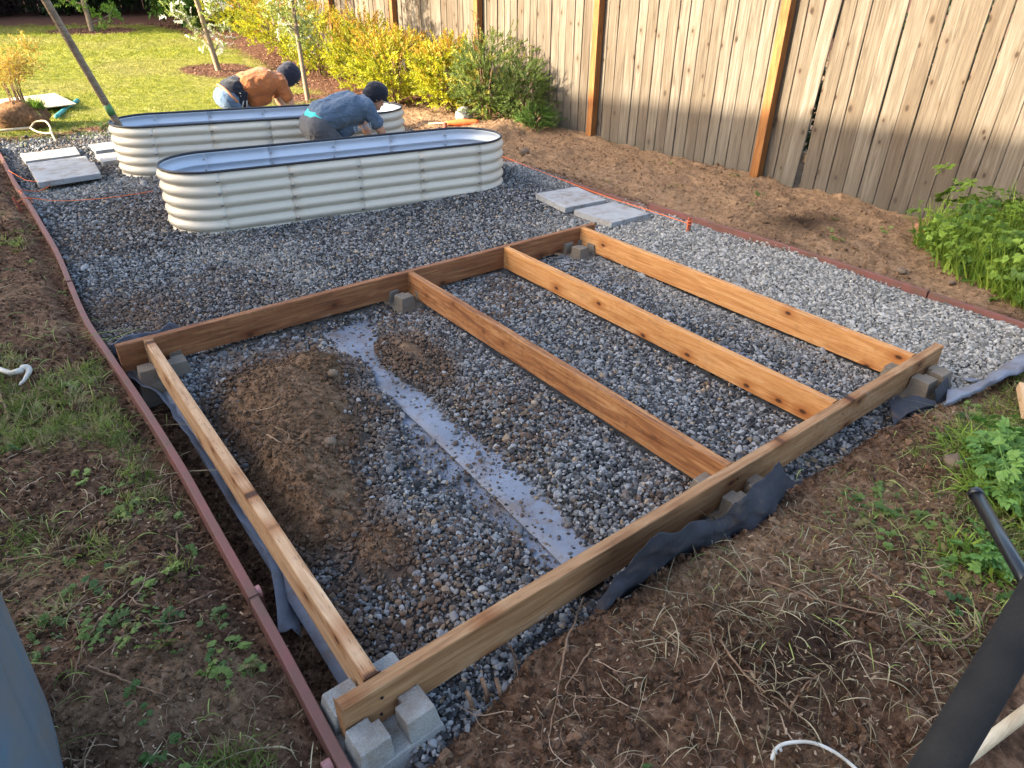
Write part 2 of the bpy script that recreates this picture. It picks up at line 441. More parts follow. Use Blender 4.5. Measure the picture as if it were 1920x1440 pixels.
def zones(x, y):
    """gravel, lawn, mulch, dark soil, dry soil masks (0..1)"""
    wob = (fbm(x*3, y*3, 5)-.5)*.16
    inpit = sst(-.02, .03, x-(edge_lx(y)+.02))*sst(-.03, .03, EDGE_R-.02+wob*.3*(y > 2.6)-x)
    inpit = inpit*sst(-.02, .02, y-bank_y(x)-.03)*sst(-.1, .1, GRAVEL_BACK+wob*2-y)
    pile = np.maximum(0, np.maximum.reduce([gauss(x, y, .40, 1.62, .30, .52, -.10), .95*gauss(x, y, .22, 1.05, .22, .40), .85*gauss(x, y, .60, 1.85, .22, .26), .5*gauss(x, y, .66, 1.45, .16, .22), .55*gauss(x, y, 1.13, 1.72, .12, .3), .5*gauss(x, y, .3, .55, .14, .2)]))
    trench = sst(.035, -.02, x)*sst(2.75, 2.5, y)
    soilpit = np.maximum(sst(.16, .58, pile+wob*2.0), trench)
    dirty = sst(.62, .72, fbm(x*1.7+3, y*1.7, 11)+.0*x)*.5*sst(2.5, 3.2, y)
    grav = inpit*(1-soilpit)
    lx = x+(fbm(x*.7, y*.7, 21)-.5)*.6
    lawn = sst(9.25, 9.5, y+wob*1.5)*sst(.0, .5, np.where(y < 12, 4.55+(y-9.3)*.03, 4.65-(y-12)*.05)-lx)
    lawn = lawn*sst(20.2, 19.4, y+.10*(x-1.5)**2*(x > 1.5)+wob*3)
    for cx, cy, r in ((TREES[0][0], TREES[0][1], .6), (TREES[1][0], TREES[1][1], .68), (TREES[2][0], TREES[2][1], 1.05)):
        lawn = lawn*sst(r*.85, r*1.05, np.hypot(x-cx, y-cy)+wob)
    mulch = (1-lawn)*sst(8.2, 8.9, y+wob)*(1-grav)
    dry = np.maximum(sst(EDGE_R-.05, EDGE_R+.2, x)*sst(9, 8, y)*sst(-1.0, .5, y), .38*sst(.2, .6, pile)*(x < 1.3)*(x > -.1))
    dry = np.maximum(dry, .8*sst(.42, .62, fbm(x*2.2+1, y*3+4, 17))*sst(.3, .05, bank_y(x)-y)*sst(0, .02, bank_y(x)-y)*sst(.6, 1.2, x))
    dry = np.maximum(dry, .45*sst(.5, .66, fbm(x*2.6+8, y*2.6, 18))*((y < -.2) | (x < -.2)))
    dark = np.maximum(gauss(x, y, 4.75, 1.72, .38, .26), gauss(x, y, 1.05, -.62, .3, .15))
    return grav, np.clip(lawn, 0, 1), np.clip(mulch, 0, 1), dark, dry, pile, trench, inpit, dirty
TREES = [(3.98, 9.82, .02), (3.55, 12.7, .29), (2.55, 18.3, .5)]

def gravel_h(x, y):
    h = -.012+(fbm(x*2.2, y*2.2, 3)-.5)*.05
    h = h+.085*gauss(x, y, 3.85, 4.45, .35, .4)+.05*gauss(x, y, 3.2, 3.9, .6, .3)+.02*sst(2.6, 3.6, x)*sst(3.2, 2.6, y)
    h = h-.02*gauss(x, y, .4, 3.9, .5, .4)-.03*gauss(x, y, .35, 6.75, .45, .35)
    inside = sst(-.1, .1, x)*sst(3.35, 3.15, x)*sst(-.4, -.1, y)*sst(2.55, 2.35, y)
    # first bay: fabric valley between two ridges of stone
    bay = sst(.0, .1, x)*sst(1.62, 1.5, x)*inside
    seam = .80+.06*y+.03*np.sin(y*3.1)
    valley = np.exp(-((x-seam-.05-.16*(fbm(y*2.2, y*0+2, 8)-.5))/(.13+.16*(fbm(y*3.3, y*0+7, 9)-.5)))**2)*sst(2.42, 2.25, y)*sst(.02, .3, y+.25)
    ridge_r = .05*np.exp(-((x-1.27)/.26)**2)*sst(2.4, 1.9, y)
    ridge_l = .085*gauss(x, y, .40, .50, .22, .34, .35)+.03*gauss(x, y, .62, 1.15, .12, .35)
    hb = -.028-.075*gauss(x, y, .70, .86, .09, .2)*sst(.35, .5, fbm(x*8, y*8, 15))+(fbm(x*4, y*4, 4)-.5)*.035+ridge_r+ridge_l-.085*valley*(.35+1.1*fbm(x*6, y*6, 14))
    h = h*(1-bay)+hb*bay
    # second and third bay a little lower, fabric shows near the front rim
    b2 = sst(1.5, 1.6, x)*inside
    h = h+b2*(.004-.045*np.maximum(gauss(x, y, 2.62, .75, .10, .3), gauss(x, y, 1.66, .25, .07, .2)))
    h = h-.040*sst(.1, -.1, y)*sst(3.4, 3.2, x)+.05*gauss(x, y, .12, -.15, .22, .09)
    return h
def ground_h(x, y):
    grav, lawn, mulch, dark, dry, pile, trench, inpit, dirty = zones(x, y)
    soil = .03+(fbm(x*1.6, y*1.6, 31)-.5)*.09+(fbm(x*9, y*9, 32)-.5)*.035+(fbm(x*30, y*30, 33, 3)-.5)*.014
    soil = soil+.05*dark-.012*sst(.3, 0, np.abs(x-EDGE_R-.1))
    soil = soil+dry*(x > 4)*((fbm(x*4.5, y*4.5, 36)-.5)*.075+(fbm(x*14, y*14, 37, 3)-.5)*.03)+.13*gauss(x, y, 4.95, 6.1, .5, .35)
    far = sst(9.2, 18, y)*.5+sst(18, 24, y)*.15
    soil = soil*(1-.6*sst(9, 10, y))+far
    soil = soil-.05*sst(-.03, .06, edge_lx(y)-x+.06)*sst(.16, .03, edge_lx(y)-x)*sst(8, 7, y)
    gh = gravel_h(x, y)-.007
    ph = -.06+.215*pile*sst(-.02, .2, x)+(fbm(x*6, y*6, 41)-.5)*.075*sst(.1, .5, pile)+(fbm(x*26, y*26, 43, 3)-.5)*.018
    pm = np.where(pile > .12, 1, 0)*inpit
    g = np.where(pm > 0, np.maximum(gh, ph), gh)
    tr = -.135+(fbm(x*8, y*8, 44)-.5)*.06+(fbm(x*28, y*28, 45, 3)-.5)*.02
    g = g*(1-trench)+np.minimum(g, tr)*trench
    return soil*(1-inpit)+g*inpit

def axis(segs):
    out = []
    for a, b, s in segs:
        n = max(1, int(round((b-a)/s))); out += list(np.linspace(a, b, n, endpoint=False))
    out.append(segs[-1][1]); return np.array(out)
def make_ground():
    xs = axis([(-60, -10, 5), (-10, -2, .6), (-2, -1.1, .06), (-1.1, 3.7, .016), (3.7, 6.4, .03), (6.4, 10, .4), (10, 60, 5)])
    ys = axis([(-50, -8, 4), (-8, -1.6, .5), (-1.6, -1.0, .05), (-1.0, 2.8, .016), (2.8, 9.6, .034), (9.6, 22, .12), (22, 70, 4)])
    X, Y = np.meshgrid(xs, ys); Z = ground_h(X, Y)
    nx, ny = len(xs), len(ys)
    V = np.stack([X.ravel(), Y.ravel(), Z.ravel()], 1)
    i = np.arange(nx*ny).reshape(ny, nx)
    F = np.stack([i[:-1, :-1].ravel(), i[:-1, 1:].ravel(), i[1:, 1:].ravel(), i[1:, :-1].ravel()], 1)
    me = bpy.data.meshes.new('ground')
    me.vertices.add(len(V)); me.vertices.foreach_set('co', V.ravel().astype(np.float32))
    me.loops.add(F.size); me.loops.foreach_set('vertex_index', F.ravel().astype(np.int32))
    me.polygons.add(len(F)); me.polygons.foreach_set('loop_start', np.arange(0, F.size, 4, dtype=np.int32))
    me.polygons.foreach_set('use_smooth', np.ones(len(F), bool))
    me.update(calc_edges=True)
    grav, lawn, mulch, dark, dry, pile, trench, inpit, dirty = zones(X.ravel(), Y.ravel())
    for nm, a in (('grav', grav), ('lawn', lawn), ('mulch', mulch), ('dark', dark), ('dry', dry), ('inpit', inpit)):
        at_ = me.attributes.new(nm, 'FLOAT', 'POINT'); at_.data.foreach_set('value', np.asarray(a, np.float32))
    k = NT('ground_soil')
    v = k.coord()
    n1 = k.noise(v, 2.5, 6, .65); n2 = k.noise(v, 24, 6, .7); n3 = k.noise(v, 140, 4, .7)
    soil = k.ramp(n2, [(.34, (.030, .0165, .010)), (.5, (.098, .054, .032)), (.66, (.20, .125, .08))])
    drys = k.ramp(n2, [(.3, (.13, .080, .045)), (.5, (.26, .165, .095)), (.7, (.36, .24, .15))])
    drys = k.mix(k.rng(n1, .36, .55, .4, 0), drys, soil)
    c = k.mix(k.attr('dry').outputs['Fac'], soil, drys)
    c = k.mix(k.rng(n1, .45, .7, 0, .5), c, k.mix(1.0, c, (.6, .55, .5), 'MULTIPLY'))
    c = k.mix(k.attr('dark').outputs['Fac'], c, (.030, .018, .012))
    mul = k.ramp(n3, [(.3, (.06, .028, .018)), (.6, (.15, .072, .045)), (.8, (.26, .15, .10))])
    c = k.mix(k.attr('mulch').outputs['Fac'], c, mul)
    law = k.ramp(k.noise(v, 60, 4, .7), [(.3, (.14, .16, .025)), (.7, (.34, .32, .07))])
    law = k.mix(k.rng(k.noise(v, 1.1, 4, .6), .45, .65, 0, .5), law, (.27, .23, .10))
    c = k.mix(k.attr('lawn').outputs['Fac'], c, law)
    gb = k.ramp(n3, [(.3, (.035, .034, .033)), (.7, (.10, .095, .088))])
    c = k.mix(k.attr('grav').outputs['Fac'], c, gb)
    k.base(c); k.rough(.97, .1)
    k.bump(k.math('ADD', k.math('MULTIPLY', n3, .5), n2), .9, .02)
    me.materials.append(k.m)
    o = obj('ground', me); o['kind'] = 'structure'
    return o
make_ground()

# ------------------------------------------------------------------ scatter by geometry nodes
def variants(cname, datas):
    c = bpy.data.collections.new(cname)
    for i, me in enumerate(datas):
        o = bpy.data.objects.new('%s_%02d' % (cname, i), me); c.objects.link(o)
    return c
def scatter_group(coll):
    g = bpy.data.node_groups.new('scatter_'+coll.name, 'GeometryNodeTree')
    g.interface.new_socket('Geometry', in_out='INPUT', socket_type='NodeSocketGeometry')
    g.interface.new_socket('Geometry', in_out='OUTPUT', socket_type='NodeSocketGeometry')
    N = g.nodes; L = g.links
    gi = N.new('NodeGroupInput'); go = N.new('NodeGroupOutput')
    ci = N.new('GeometryNodeCollectionInfo'); ci.inputs[0].default_value = coll
    ci.inputs[1].default_value = True; ci.inputs[2].default_value = True
    ip = N.new('GeometryNodeInstanceOnPoints')
    def na(name, t):
        x = N.new('GeometryNodeInputNamedAttribute'); x.data_type = t; x.inputs[0].default_value = name; return x.outputs[0]
    er = N.new('FunctionNodeEulerToRotation')
    L.new(na('rot', 'FLOAT_VECTOR'), er.inputs[0])
    L.new(gi.outputs[0], ip.inputs['Points']); L.new(ci.outputs[0], ip.inputs['Instance'])
    ip.inputs['Pick Instance'].default_value = True
    L.new(na('vi', 'INT'), ip.inputs['Instance Index'])
    L.new(er.outputs[0], ip.inputs['Rotation']); L.new(na('scl', 'FLOAT_VECTOR'), ip.inputs['Scale'])
    L.new(ip.outputs[0], go.inputs[0])
    return g
GROUPS = {}
def scatter(name, coll, P, rot, scl, col, parent=None, world=True, label=None, cat=None, kind='stuff', mats=None):
    P = np.asarray(P, np.float32); n = len(P)
    me = bpy.data.meshes.new(name)
    me.vertices.add(n); me.vertices.foreach_set('co', P.ravel())
    def A(nm, t, key, v):
        a = me.attributes.new(nm, t, 'POINT'); a.data.foreach_set(key, np.ascontiguousarray(v).ravel())
    if np.ndim(scl) == 1: scl = np.repeat(np.asarray(scl)[:, None], 3, 1)
    A('rot', 'FLOAT_VECTOR', 'vector', np.asarray(rot, np.float32))
    A('scl', 'FLOAT_VECTOR', 'vector', np.asarray(scl, np.float32))
    A('vi', 'INT', 'value', rng.integers(0, len(coll.objects), n).astype(np.int32))
    A('col', 'FLOAT_VECTOR', 'vector', np.asarray(col, np.float32))
    o = obj(name, me, parent, world=world)
    if coll.name not in GROUPS: GROUPS[coll.name] = scatter_group(coll)
    md = o.modifiers.new('scatter', 'NODES'); md.node_group = GROUPS[coll.name]
    if kind: o['kind'] = kind
    tag(o, label, cat)
    return o
def lerp_col(a, b, t):
    return np.asarray(a)[None, :]*(1-t[:, None])+np.asarray(b)[None, :]*t[:, None]
def jitter_grid(x0, x1, y0, y1, s):
    nx, ny = int((x1-x0)/s), int((y1-y0)/s)
    X, Y = np.meshgrid(np.arange(nx), np.arange(ny))
    return x0+(X.ravel()+rng.random(nx*ny))*s, y0+(Y.ravel()+rng.random(nx*ny))*s
def randrot(n): return rng.random((n, 3))*2*PI

# variant meshes
def stone_mesh(i, sub=2):
    r = np.random.default_rng(100+i); V, F = ICO[sub]; V = np.array(V)
    for k in range(7):
        d = r.normal(size=3); d /= np.linalg.norm(d); c = .55+.3*r.random()
        t = V@d; V = V-np.outer(np.maximum(t-c, 0), d)
    V = V*np.array([1.0, .62+.3*r.random(), .48+.25*r.random()])*(1+.06*r.normal(size=(len(V), 1)))
    return mesh_data('stone', V*.5, F, M['stone'], False)
STONES = variants('stone_variant', [stone_mesh(i) for i in range(10)])
def clod_mesh(i):
    r = np.random.default_rng(200+i); V, F = ICO[2]; V = np.array(V)*(1+.28*r.normal(size=(42, 1)))
    return mesh_data('clod', V*np.array([1, .8, .6])*.5, F, M['clod'], False)
CLODS = variants('clod_variant', [clod_mesh(i) for i in range(6)])
def blade_into(V, F, p, az, h, w, bend, seg=3, lift=0.0):
    d = np.array([math.cos(az), math.sin(az), 0]); s = np.array([-d[1], d[0], 0]); n = len(V)
    for k in range(seg+1):
        t = k/seg
        c = np.array(p)+d*(h*bend*t*t)+np.array([0, 0, h*(t-.45*bend*t*t)+lift])
        ww = w*(1-t**1.6)*.5+.0003
        V.append(c-s*ww); V.append(c+s*ww)
    for k in range(seg): F.append((n+2*k, n+2*k+1, n+2*k+3, n+2*k+2))
def clump_mesh(i, nb=16, h=.06, w=.004, spread=.03, bend=(.2, 1.0)):
    r = random.Random(300+i); V = []; F = []
    for k in range(nb):
        a = r.random()*2*PI; q = r.random()**.5*spread
        blade_into(V, F, (math.cos(a)*q, math.sin(a)*q, -.003), a+r.uniform(-1.2, 1.2), h*r.uniform(.5, 1.2), w*r.uniform(.7, 1.3), r.uniform(*bend))
    return mesh_data('clump', V, F, M['blade'])
CLUMPS = variants('clump_variant', [clump_mesh(i) for i in range(6)])
LAWNC = variants('lawn_variant', [clump_mesh(20+i, 26, .05, .005, .08, (.1, .8)) for i in range(5)])
def straw_mesh(i, nb=3, ln=.11, w=.0026):
    r = random.Random(400+i); V = []; F = []
    for k in range(nb):
        a = r.random()*2*PI; L = ln*r.choice((.25, .4, .6, .9, 1.3, 2.0)); c = r.gauss(0, .8)
        p = np.array([r.uniform(-.12, .12), r.uniform(-.12, .12), r.uniform(.002, .010)]); n = len(V); seg = 6
        arch = r.uniform(0, .03)
        for j in range(seg+1):
            t = j/seg; an = a+c*(t-.5)
            s = np.array([-math.sin(an), math.cos(an), 0]); ww = w*.5*(1-abs(2*t-1)**3*.8)*r.uniform(.9, 1.1)
            q = p+np.array([0, 0, arch*4*t*(1-t)])
            V.append(q-s*ww); V.append(q+s*ww+np.array([0, 0, .001]))
            p = p+np.array([math.cos(an), math.sin(an), 0])*L/seg
        for j in range(seg): F.append((n+2*j, n+2*j+1, n+2*j+3, n+2*j+2))
    return mesh_data('straw', V, F, M['blade'])
STRAW = variants('straw_variant', [straw_mesh(i) for i in range(8)])
def leaf_into(V, F, p, d, up, L, w, fold=.15, droop=.2):
    p = np.array(p, float); d = np.array(d, float); d /= np.linalg.norm(d)
    s = np.cross(d, up); s /= (np.linalg.norm(s)+1e-9); u = np.cross(s, d); n = len(V)
    V += [p, p+d*L*.35+s*w*.5+u*fold*w, p+d*L*.35-s*w*.5+u*fold*w, p+d*L*.72+s*w*.36+u*(fold*w-droop*L*.35), p+d*L*.72-s*w*.36+u*(fold*w-droop*L*.35),
          p+d*L-u*droop*L, p+d*L*.38, p+d*L*.74-u*droop*L*.4]
    for f in ((0, 6, 1), (0, 2, 6), (6, 7, 3, 1), (6, 2, 4, 7), (7, 5, 3), (7, 4, 5)): F.append(tuple(n+i for i in f))
def sprig_mesh(i, nl=12, ln=.13, L=.04, w=.016, ang=.8):
    r = random.Random(500+i); V = []; F = []
    for k in range(nl):
        t = (k+.3)/nl; a = k*2.4+r.random(); e = ang*r.uniform(.7, 1.25)*(1-.45*t)
        d = (math.cos(a)*math.sin(e), math.sin(a)*math.sin(e), math.cos(e))
        leaf_into(V, F, (math.sin(t*3+i)*.01, math.cos(t*2+i)*.01, t*ln), d, (-d[0], -d[1], 1.3-d[2]), L*r.uniform(.7, 1.25), w*r.uniform(.8, 1.2))
    n = len(V); V += [np.array([-.0015, 0, 0]), np.array([.0015, 0, 0]), np.array([.001, 0, ln]), np.array([-.001, 0, ln])]; F.append((n, n+1, n+2, n+3))
    return mesh_data('sprig', V, F, M['leaf'])
SPRIG = variants('spirea_sprig', [sprig_mesh(i) for i in range(5)])
BROAD = variants('broad_sprig', [sprig_mesh(30+i, 11, .16, .085, .038, 1.15) for i in range(5)])
SMALL = variants('small_sprig', [sprig_mesh(60+i, 16, .12, .026, .013, 1.0) for i in range(5)])
def weed_mesh(i, nl=8, L=.045, stem=.06):
    r = random.Random(600+i); V = []; F = []
    for k in range(nl):
        a = r.random()*2*PI; el = r.uniform(.15, .9); sl = stem*r.uniform(.4, 1.2)
        d = np.array([math.cos(a)*math.cos(el), math.sin(a)*math.cos(el), math.sin(el)]); tip = d*sl
        s = np.array([-d[1], d[0], 0])*.0012; n = len(V); V += [-s, s, tip+s, tip-s]; F.append((n, n+1, n+2, n+3))
        for q in (-1.0, -.45, 0, .45, 1.0):       # lobes of one leaf
            b = a+q; dd = np.array([math.cos(b), math.sin(b), r.uniform(-.15, .25)])
            leaf_into(V, F, tip, dd, (0, 0, 1), L*r.uniform(.6, .9)*(1-.25*abs(q)), L*.38, .1, .15)
    return mesh_data('weed', V, F, M['leaf'])
WEED = variants('weed_variant', [weed_mesh(i) for i in range(6)])
def chip_mesh(i):
    r = random.Random(700+i); mb = MB(); a, b, c = r.uniform(.6, 1), r.uniform(.2, .45), r.uniform(.06, .16)
    mb.box((0, 0, 0), (a, b, c), Euler((r.uniform(-.2, .2), r.uniform(-.2, .2), 0)).to_matrix(), 0, r.uniform(.5, .95))
    return mb.data('chip', M['chip'])
CHIPS = variants('chip_variant', [chip_mesh(i) for i in range(5)])
def twiglet_mesh(i):
    r = random.Random(800+i); mb = MB(); p = [np.zeros(3)]; a = 0
    for k in range(6):
        a += r.uniform(-.5, .5); p.append(p[-1]+np.array([math.cos(a), math.sin(a), r.uniform(-.2, .2)])*.17)
    mb.tube(p, [.012, .014, .013, .011, .009, .007, .004], 5)
    q = p[2+i % 3]; mb.tube([q, q+np.array([.1, .12*(-1)**i, .03]), q+np.array([.22, .2*(-1)**i, .05])], [.008, .006, .003], 4)
    return mb.data('twiglet', M['chip'])
TWIGLETS = variants('twiglet_variant', [twiglet_mesh(i) for i in range(6)])

# ------------------------------------------------------------------ the house whose eave shades the yard
def make_house():
    A = Vector((-12.0, 12.3, 0)); e = Vector((.13, -1, 0)).normalized(); b = Vector((-e.y, e.x, 0)) * -1
    if b.x > 0: b = -b
    h = empty('house', (A.x+b.x*4+e.x*8, A.y+b.y*4+e.y*8, 0), 'pale sided house with grey gable roof along the yard, opposite the fence', 'house')
    R = Matrix(((b.x, e.x, 0), (b.y, e.y, 0), (0, 0, 1)))
    def P(i, j, z): return tuple(A+b*i+e*j+Vector((0, 0, z)))
    ez, D, Ln, ov = 8.4, 9.0, 24.0, .4
    w = MB(); V = [P(i, j, z) for z in (-.3, ez-.1) for i, j in ((ov, ov), (D-ov, ov), (D-ov, Ln-ov), (ov, Ln-ov))]
    V += [P(D/2, ov, ez+1.05), P(D/2, Ln-ov, ez+1.05)]
    w.add(V, [(0, 1, 5, 4), (1, 2, 6, 5), (2, 3, 7, 6), (3, 0, 4, 7), (4, 5, 8), (6, 7, 9), (4, 8, 9, 7), (5, 6, 9, 8)])
    w.build('wall', M['siding'], h)
    r = MB()
    for s0, s1 in ((0, D/2), (D, D/2)):
        V = [P(s0, 0, ez), P(s0, Ln, ez), P(s1, Ln, ez+1.3), P(s1, 0, ez+1.3), P(s0, 0, ez-.14), P(s0, Ln, ez-.14), P(s1, Ln, ez+1.16), P(s1, 0, ez+1.16)]
        r.add(V, [(0, 1, 2, 3), (7, 6, 5, 4), (0, 4, 5, 1), (1, 5, 6, 2), (3, 2, 6, 7), (0, 3, 7, 4)])
    r.build('roof', M['roof'], h)
    for j in (3.0, 7.0, 11.5):
        for z in (1.3, 3.7):
            f = MB(); q = [P(ov-.03, j+dx, z+dz) for dx, dz in ((-.75, -.55), (.75, -.55), (.75, .55), (-.75, .55))]
            q2 = [P(ov+.05, j+dx, z+dz) for dx, dz in ((-.75, -.55), (.75, -.55), (.75, .55), (-.75, .55))]
            f.add(q+q2, [(0, 1, 2, 3), (0, 4, 5, 1), (1, 5, 6, 2), (2, 6, 7, 3), (3, 7, 4, 0)])
            fo = f.build('window', M['white_paint'], h)
            g = MB(); g.add([P(ov-.035, j+dx, z+dz) for dx, dz in ((-.67, -.47), (.67, -.47), (.67, .47), (-.67, .47))], [(0, 1, 2, 3)])
            go = g.build('pane', M['glass']); go.parent = fo
    return h
make_house()

# ------------------------------------------------------------------ fence
def board_mesh(i, w, h=1.68, t=.018):
    r = random.Random(i); mb = MB(); n = 7; V = []
    for k in range(n):
        z = h*k/(n-1); dy = r.uniform(-.0015, .0015); dx = r.uniform(-.002, .002); ww = w/2-.0015+r.uniform(-.001, .001)
        ch = .003
        V += [(dx-t/2, dy-ww+ch, z), (dx-t/2, dy+ww-ch, z), (dx-t/2+ch, dy+ww, z), (dx+t/2, dy+ww, z), (dx+t/2, dy-ww, z), (dx-t/2+ch, dy-ww, z)]
    F = []
    for k in range(n-1):
        for j in range(6): F.append((k*6+j, (k+1)*6+j, (k+1)*6+(j+1) % 6, k*6+(j+1) % 6))
    F.append(tuple(range(6))); F.append(tuple((n-1)*6+j for j in range(5, -1, -1)))
    return mesh_data('board', V, F, M['fence'])
fence = empty('fence', (FX, 7, 0), 'tall weathered plank fence with orange cedar posts along the garden bed', 'fence')
BW = [.135, .145, .14, .125, .15, .138]
BM = [board_mesh(i, w) for i, w in enumerate(BW)]
y = -1.6; k = 0
rb = random.Random(5)
while y < 24.0:
    i = rb.randrange(6); w = BW[i]; yc = y+w/2
    tilt = rb.uniform(-.004, .004); lean = rb.uniform(-.006, .006); dx = rb.uniform(-.003, .004)
    gap = rb.choice((.002, .004, .005, .006, .010))
    zb = float(ground_h(np.array([FX-.05]), np.array([yc]))[0])-.06
    bent = abs(yc-2.5) < .075
    if bent: tilt = .046; dx = -.022
    o = bpy.data.objects.new('board', BM[i]); COL.objects.link(o); o.parent = fence
    o.location = (.012+dx, yc-7+(.05 if bent else 0), zb)
    o.rotation_euler = (tilt, lean, PI if rb.random() < .0 else 0)
    y += w+gap
for j in range(-1, 9):
    yp = 2.84+2.4*j
    mb = MB(); mb.box((0, 0, .86), (.09, .09, 1.9)); me = mb.data('post', M['post'])
    o = obj('post', me, fence, (-.048, yp-7, 0), (0, PI/2*0, 0)); bevel(o, .004)
# posts have their grain upright: use an object-space turn of the mesh
for ch in fence.children:
    if ch.name.startswith('post'):
        ch.data.transform(Matrix.Rotation(PI/2, 4, 'Y')); ch.rotation_euler = (0, -PI/2, 0)
for z in (.3, 1.35):
    mb = MB(); mb.box((0, 0, 0), (25.6, .038, .09)); obj('rail', mb.data('rail', M['pole']), fence, (.045, 11.2-7, z), (0, 0, PI/2))

# ------------------------------------------------------------------ timber frame and pier blocks
def lumber_board(name, L, mat, parent, loc, rz, bow=.002):
    bm = bmesh.new(); n = 24
    V = []
    ra = random.Random(hash(round(L*1000+loc[0]*77)) & 0xffff); ph = ra.uniform(0, 6)
    F = []
    for k in range(n+1):
        x = -L/2+L*k/n; o = math.sin(k/n*PI*1.3+ph)*bow
        V += [(x, -BT/2+o, -BH/2), (x, BT/2+o, -BH/2), (x, BT/2+o, BH/2), (x, -BT/2+o, BH/2)]
    for k in range(n):
        a = k*4
        for j in range(4): F.append((a+j, a+4+j, a+4+(j+1) % 4, a+(j+1) % 4))
    F.append((3, 2, 1, 0)); F.append((n*4, n*4+1, n*4+2, n*4+3))
    bm.free()
    o = obj(name, mesh_data(name, V, [f[::-1] for f in F], mat), parent, loc, (0, 0, rz)); bevel(o, .0045, 2); return o
zc = HT-BH/2
frame = empty('deck_frame', (1.5, 1.22, 0), 'rectangular timber floor frame with four joists resting on pier blocks', 'deck frame')
def fl(p): return (p[0]-1.5, p[1]-1.22, p[2])
o = lumber_board('rim_board', 3.33, M['rim_front'], frame, fl((1.556, -BT/2, zc)), 0); tag(o, 'olive brown front rim board beside the black fabric flap')
o = lumber_board('rim_board', 3.275, M['rim_back'], frame, fl((1.487, LJ+BT/2, zc)), 0); tag(o, 'dark brown back rim board facing the raised beds')
for x, m, dz in ((JX[0], 'joist_a', 0), (JX[1], 'joist_b', -.004), (JX[2], 'joist_c', -.002), (JX[3], 'joist_c', -.003)):
    lumber_board('joist', LJ-.003, M[m], frame, fl((x, LJ/2, zc+dz)), PI/2)

M['concrete_soiled'] = concrete('soiled_concrete', (.19, .165, .135))
sc = MB(); sc.tube([(0, .002, 0), (0, -.0012, 0)], .0048, 8); SCR = sc.data('screw', M['black_metal'])
for x in JX:
    for dz in (-.035, .03): obj('screw', SCR, frame, fl((x+.004*(1 if dz > 0 else -1), -BT-.001, zc+dz)))
def block_mesh():
    mb = MB(); H, b, t = .19, .148, .112; sh = .115
    k = b+(t-b)*sh/H
    V = [(x*b, y*b, 0) for x, y in ((-1, -1), (1, -1), (1, 1), (-1, 1))]+[(x*k, y*k, sh) for x, y in ((-1, -1), (1, -1), (1, 1), (-1, 1))]
    mb.add(V, [(3, 2, 1, 0), (4, 5, 6, 7), (0, 1, 5, 4), (1, 2, 6, 5), (2, 3, 7, 6), (3, 0, 4, 7)])
    s, c = .024, .046
    for sx in (-1, 1):
        for sy in (-1, 1):
            def ring(o, z): return [(x*sx, y*sy, z) for x, y in ((c, s), (o, s), (o, o), (s, o), (s, c), (c, c))]
            V = ring(k-.0015, sh-.004)+ring(t, H)
            F = [tuple(range(5, -1, -1)), tuple(range(6, 12))]+[(i, (i+1) % 6, 6+(i+1) % 6, 6+i) for i in range(6)]
            if sx*sy < 0: F = [f[::-1] for f in F]
            mb.add(V, F)
    return mb.data('pier_block', M['concrete'])
BLK = block_mesh()
for x, y, dz, rz, lab in (
        (.0, -.02, 0, .03, 'speckled concrete pier block under the rim corner beside the red edging, tops exposed'),
        (.02, LJ-.02, -.03, -.04, 'soil-stained pier block in the trench under the back corner of the timber frame'),
        (JX[1]-.05, LJ-.03, -.018, .05, 'half-buried grey pier block at the foot of the reddish joist, back rim'),
        (JX[3]-.07, LJ-.05, -.012, .06, 'grey pier block standing in gravel inside the back corner by the pavers'),
        (JX[1]+.02, -.02, -.005, .04, 'pier block half hidden by the black fabric flap under the front rim'),
        (JX[3]+.03, -.03, .004, -.05, 'tan pier block wrapped in fabric under the front rim end by the pale gravel')):
    o = obj('pier_block', BLK, None, (x, y, .013-.115+dz-.002), (0, 0, rz)); bevel(o, .004, 2)
    if y > 1 or x > 1: o.material_slots[0].link = 'OBJECT'; o.material_slots[0].material = M['concrete_soiled']
    tag(o, lab, 'pier block', 'pier blocks under the timber frame')

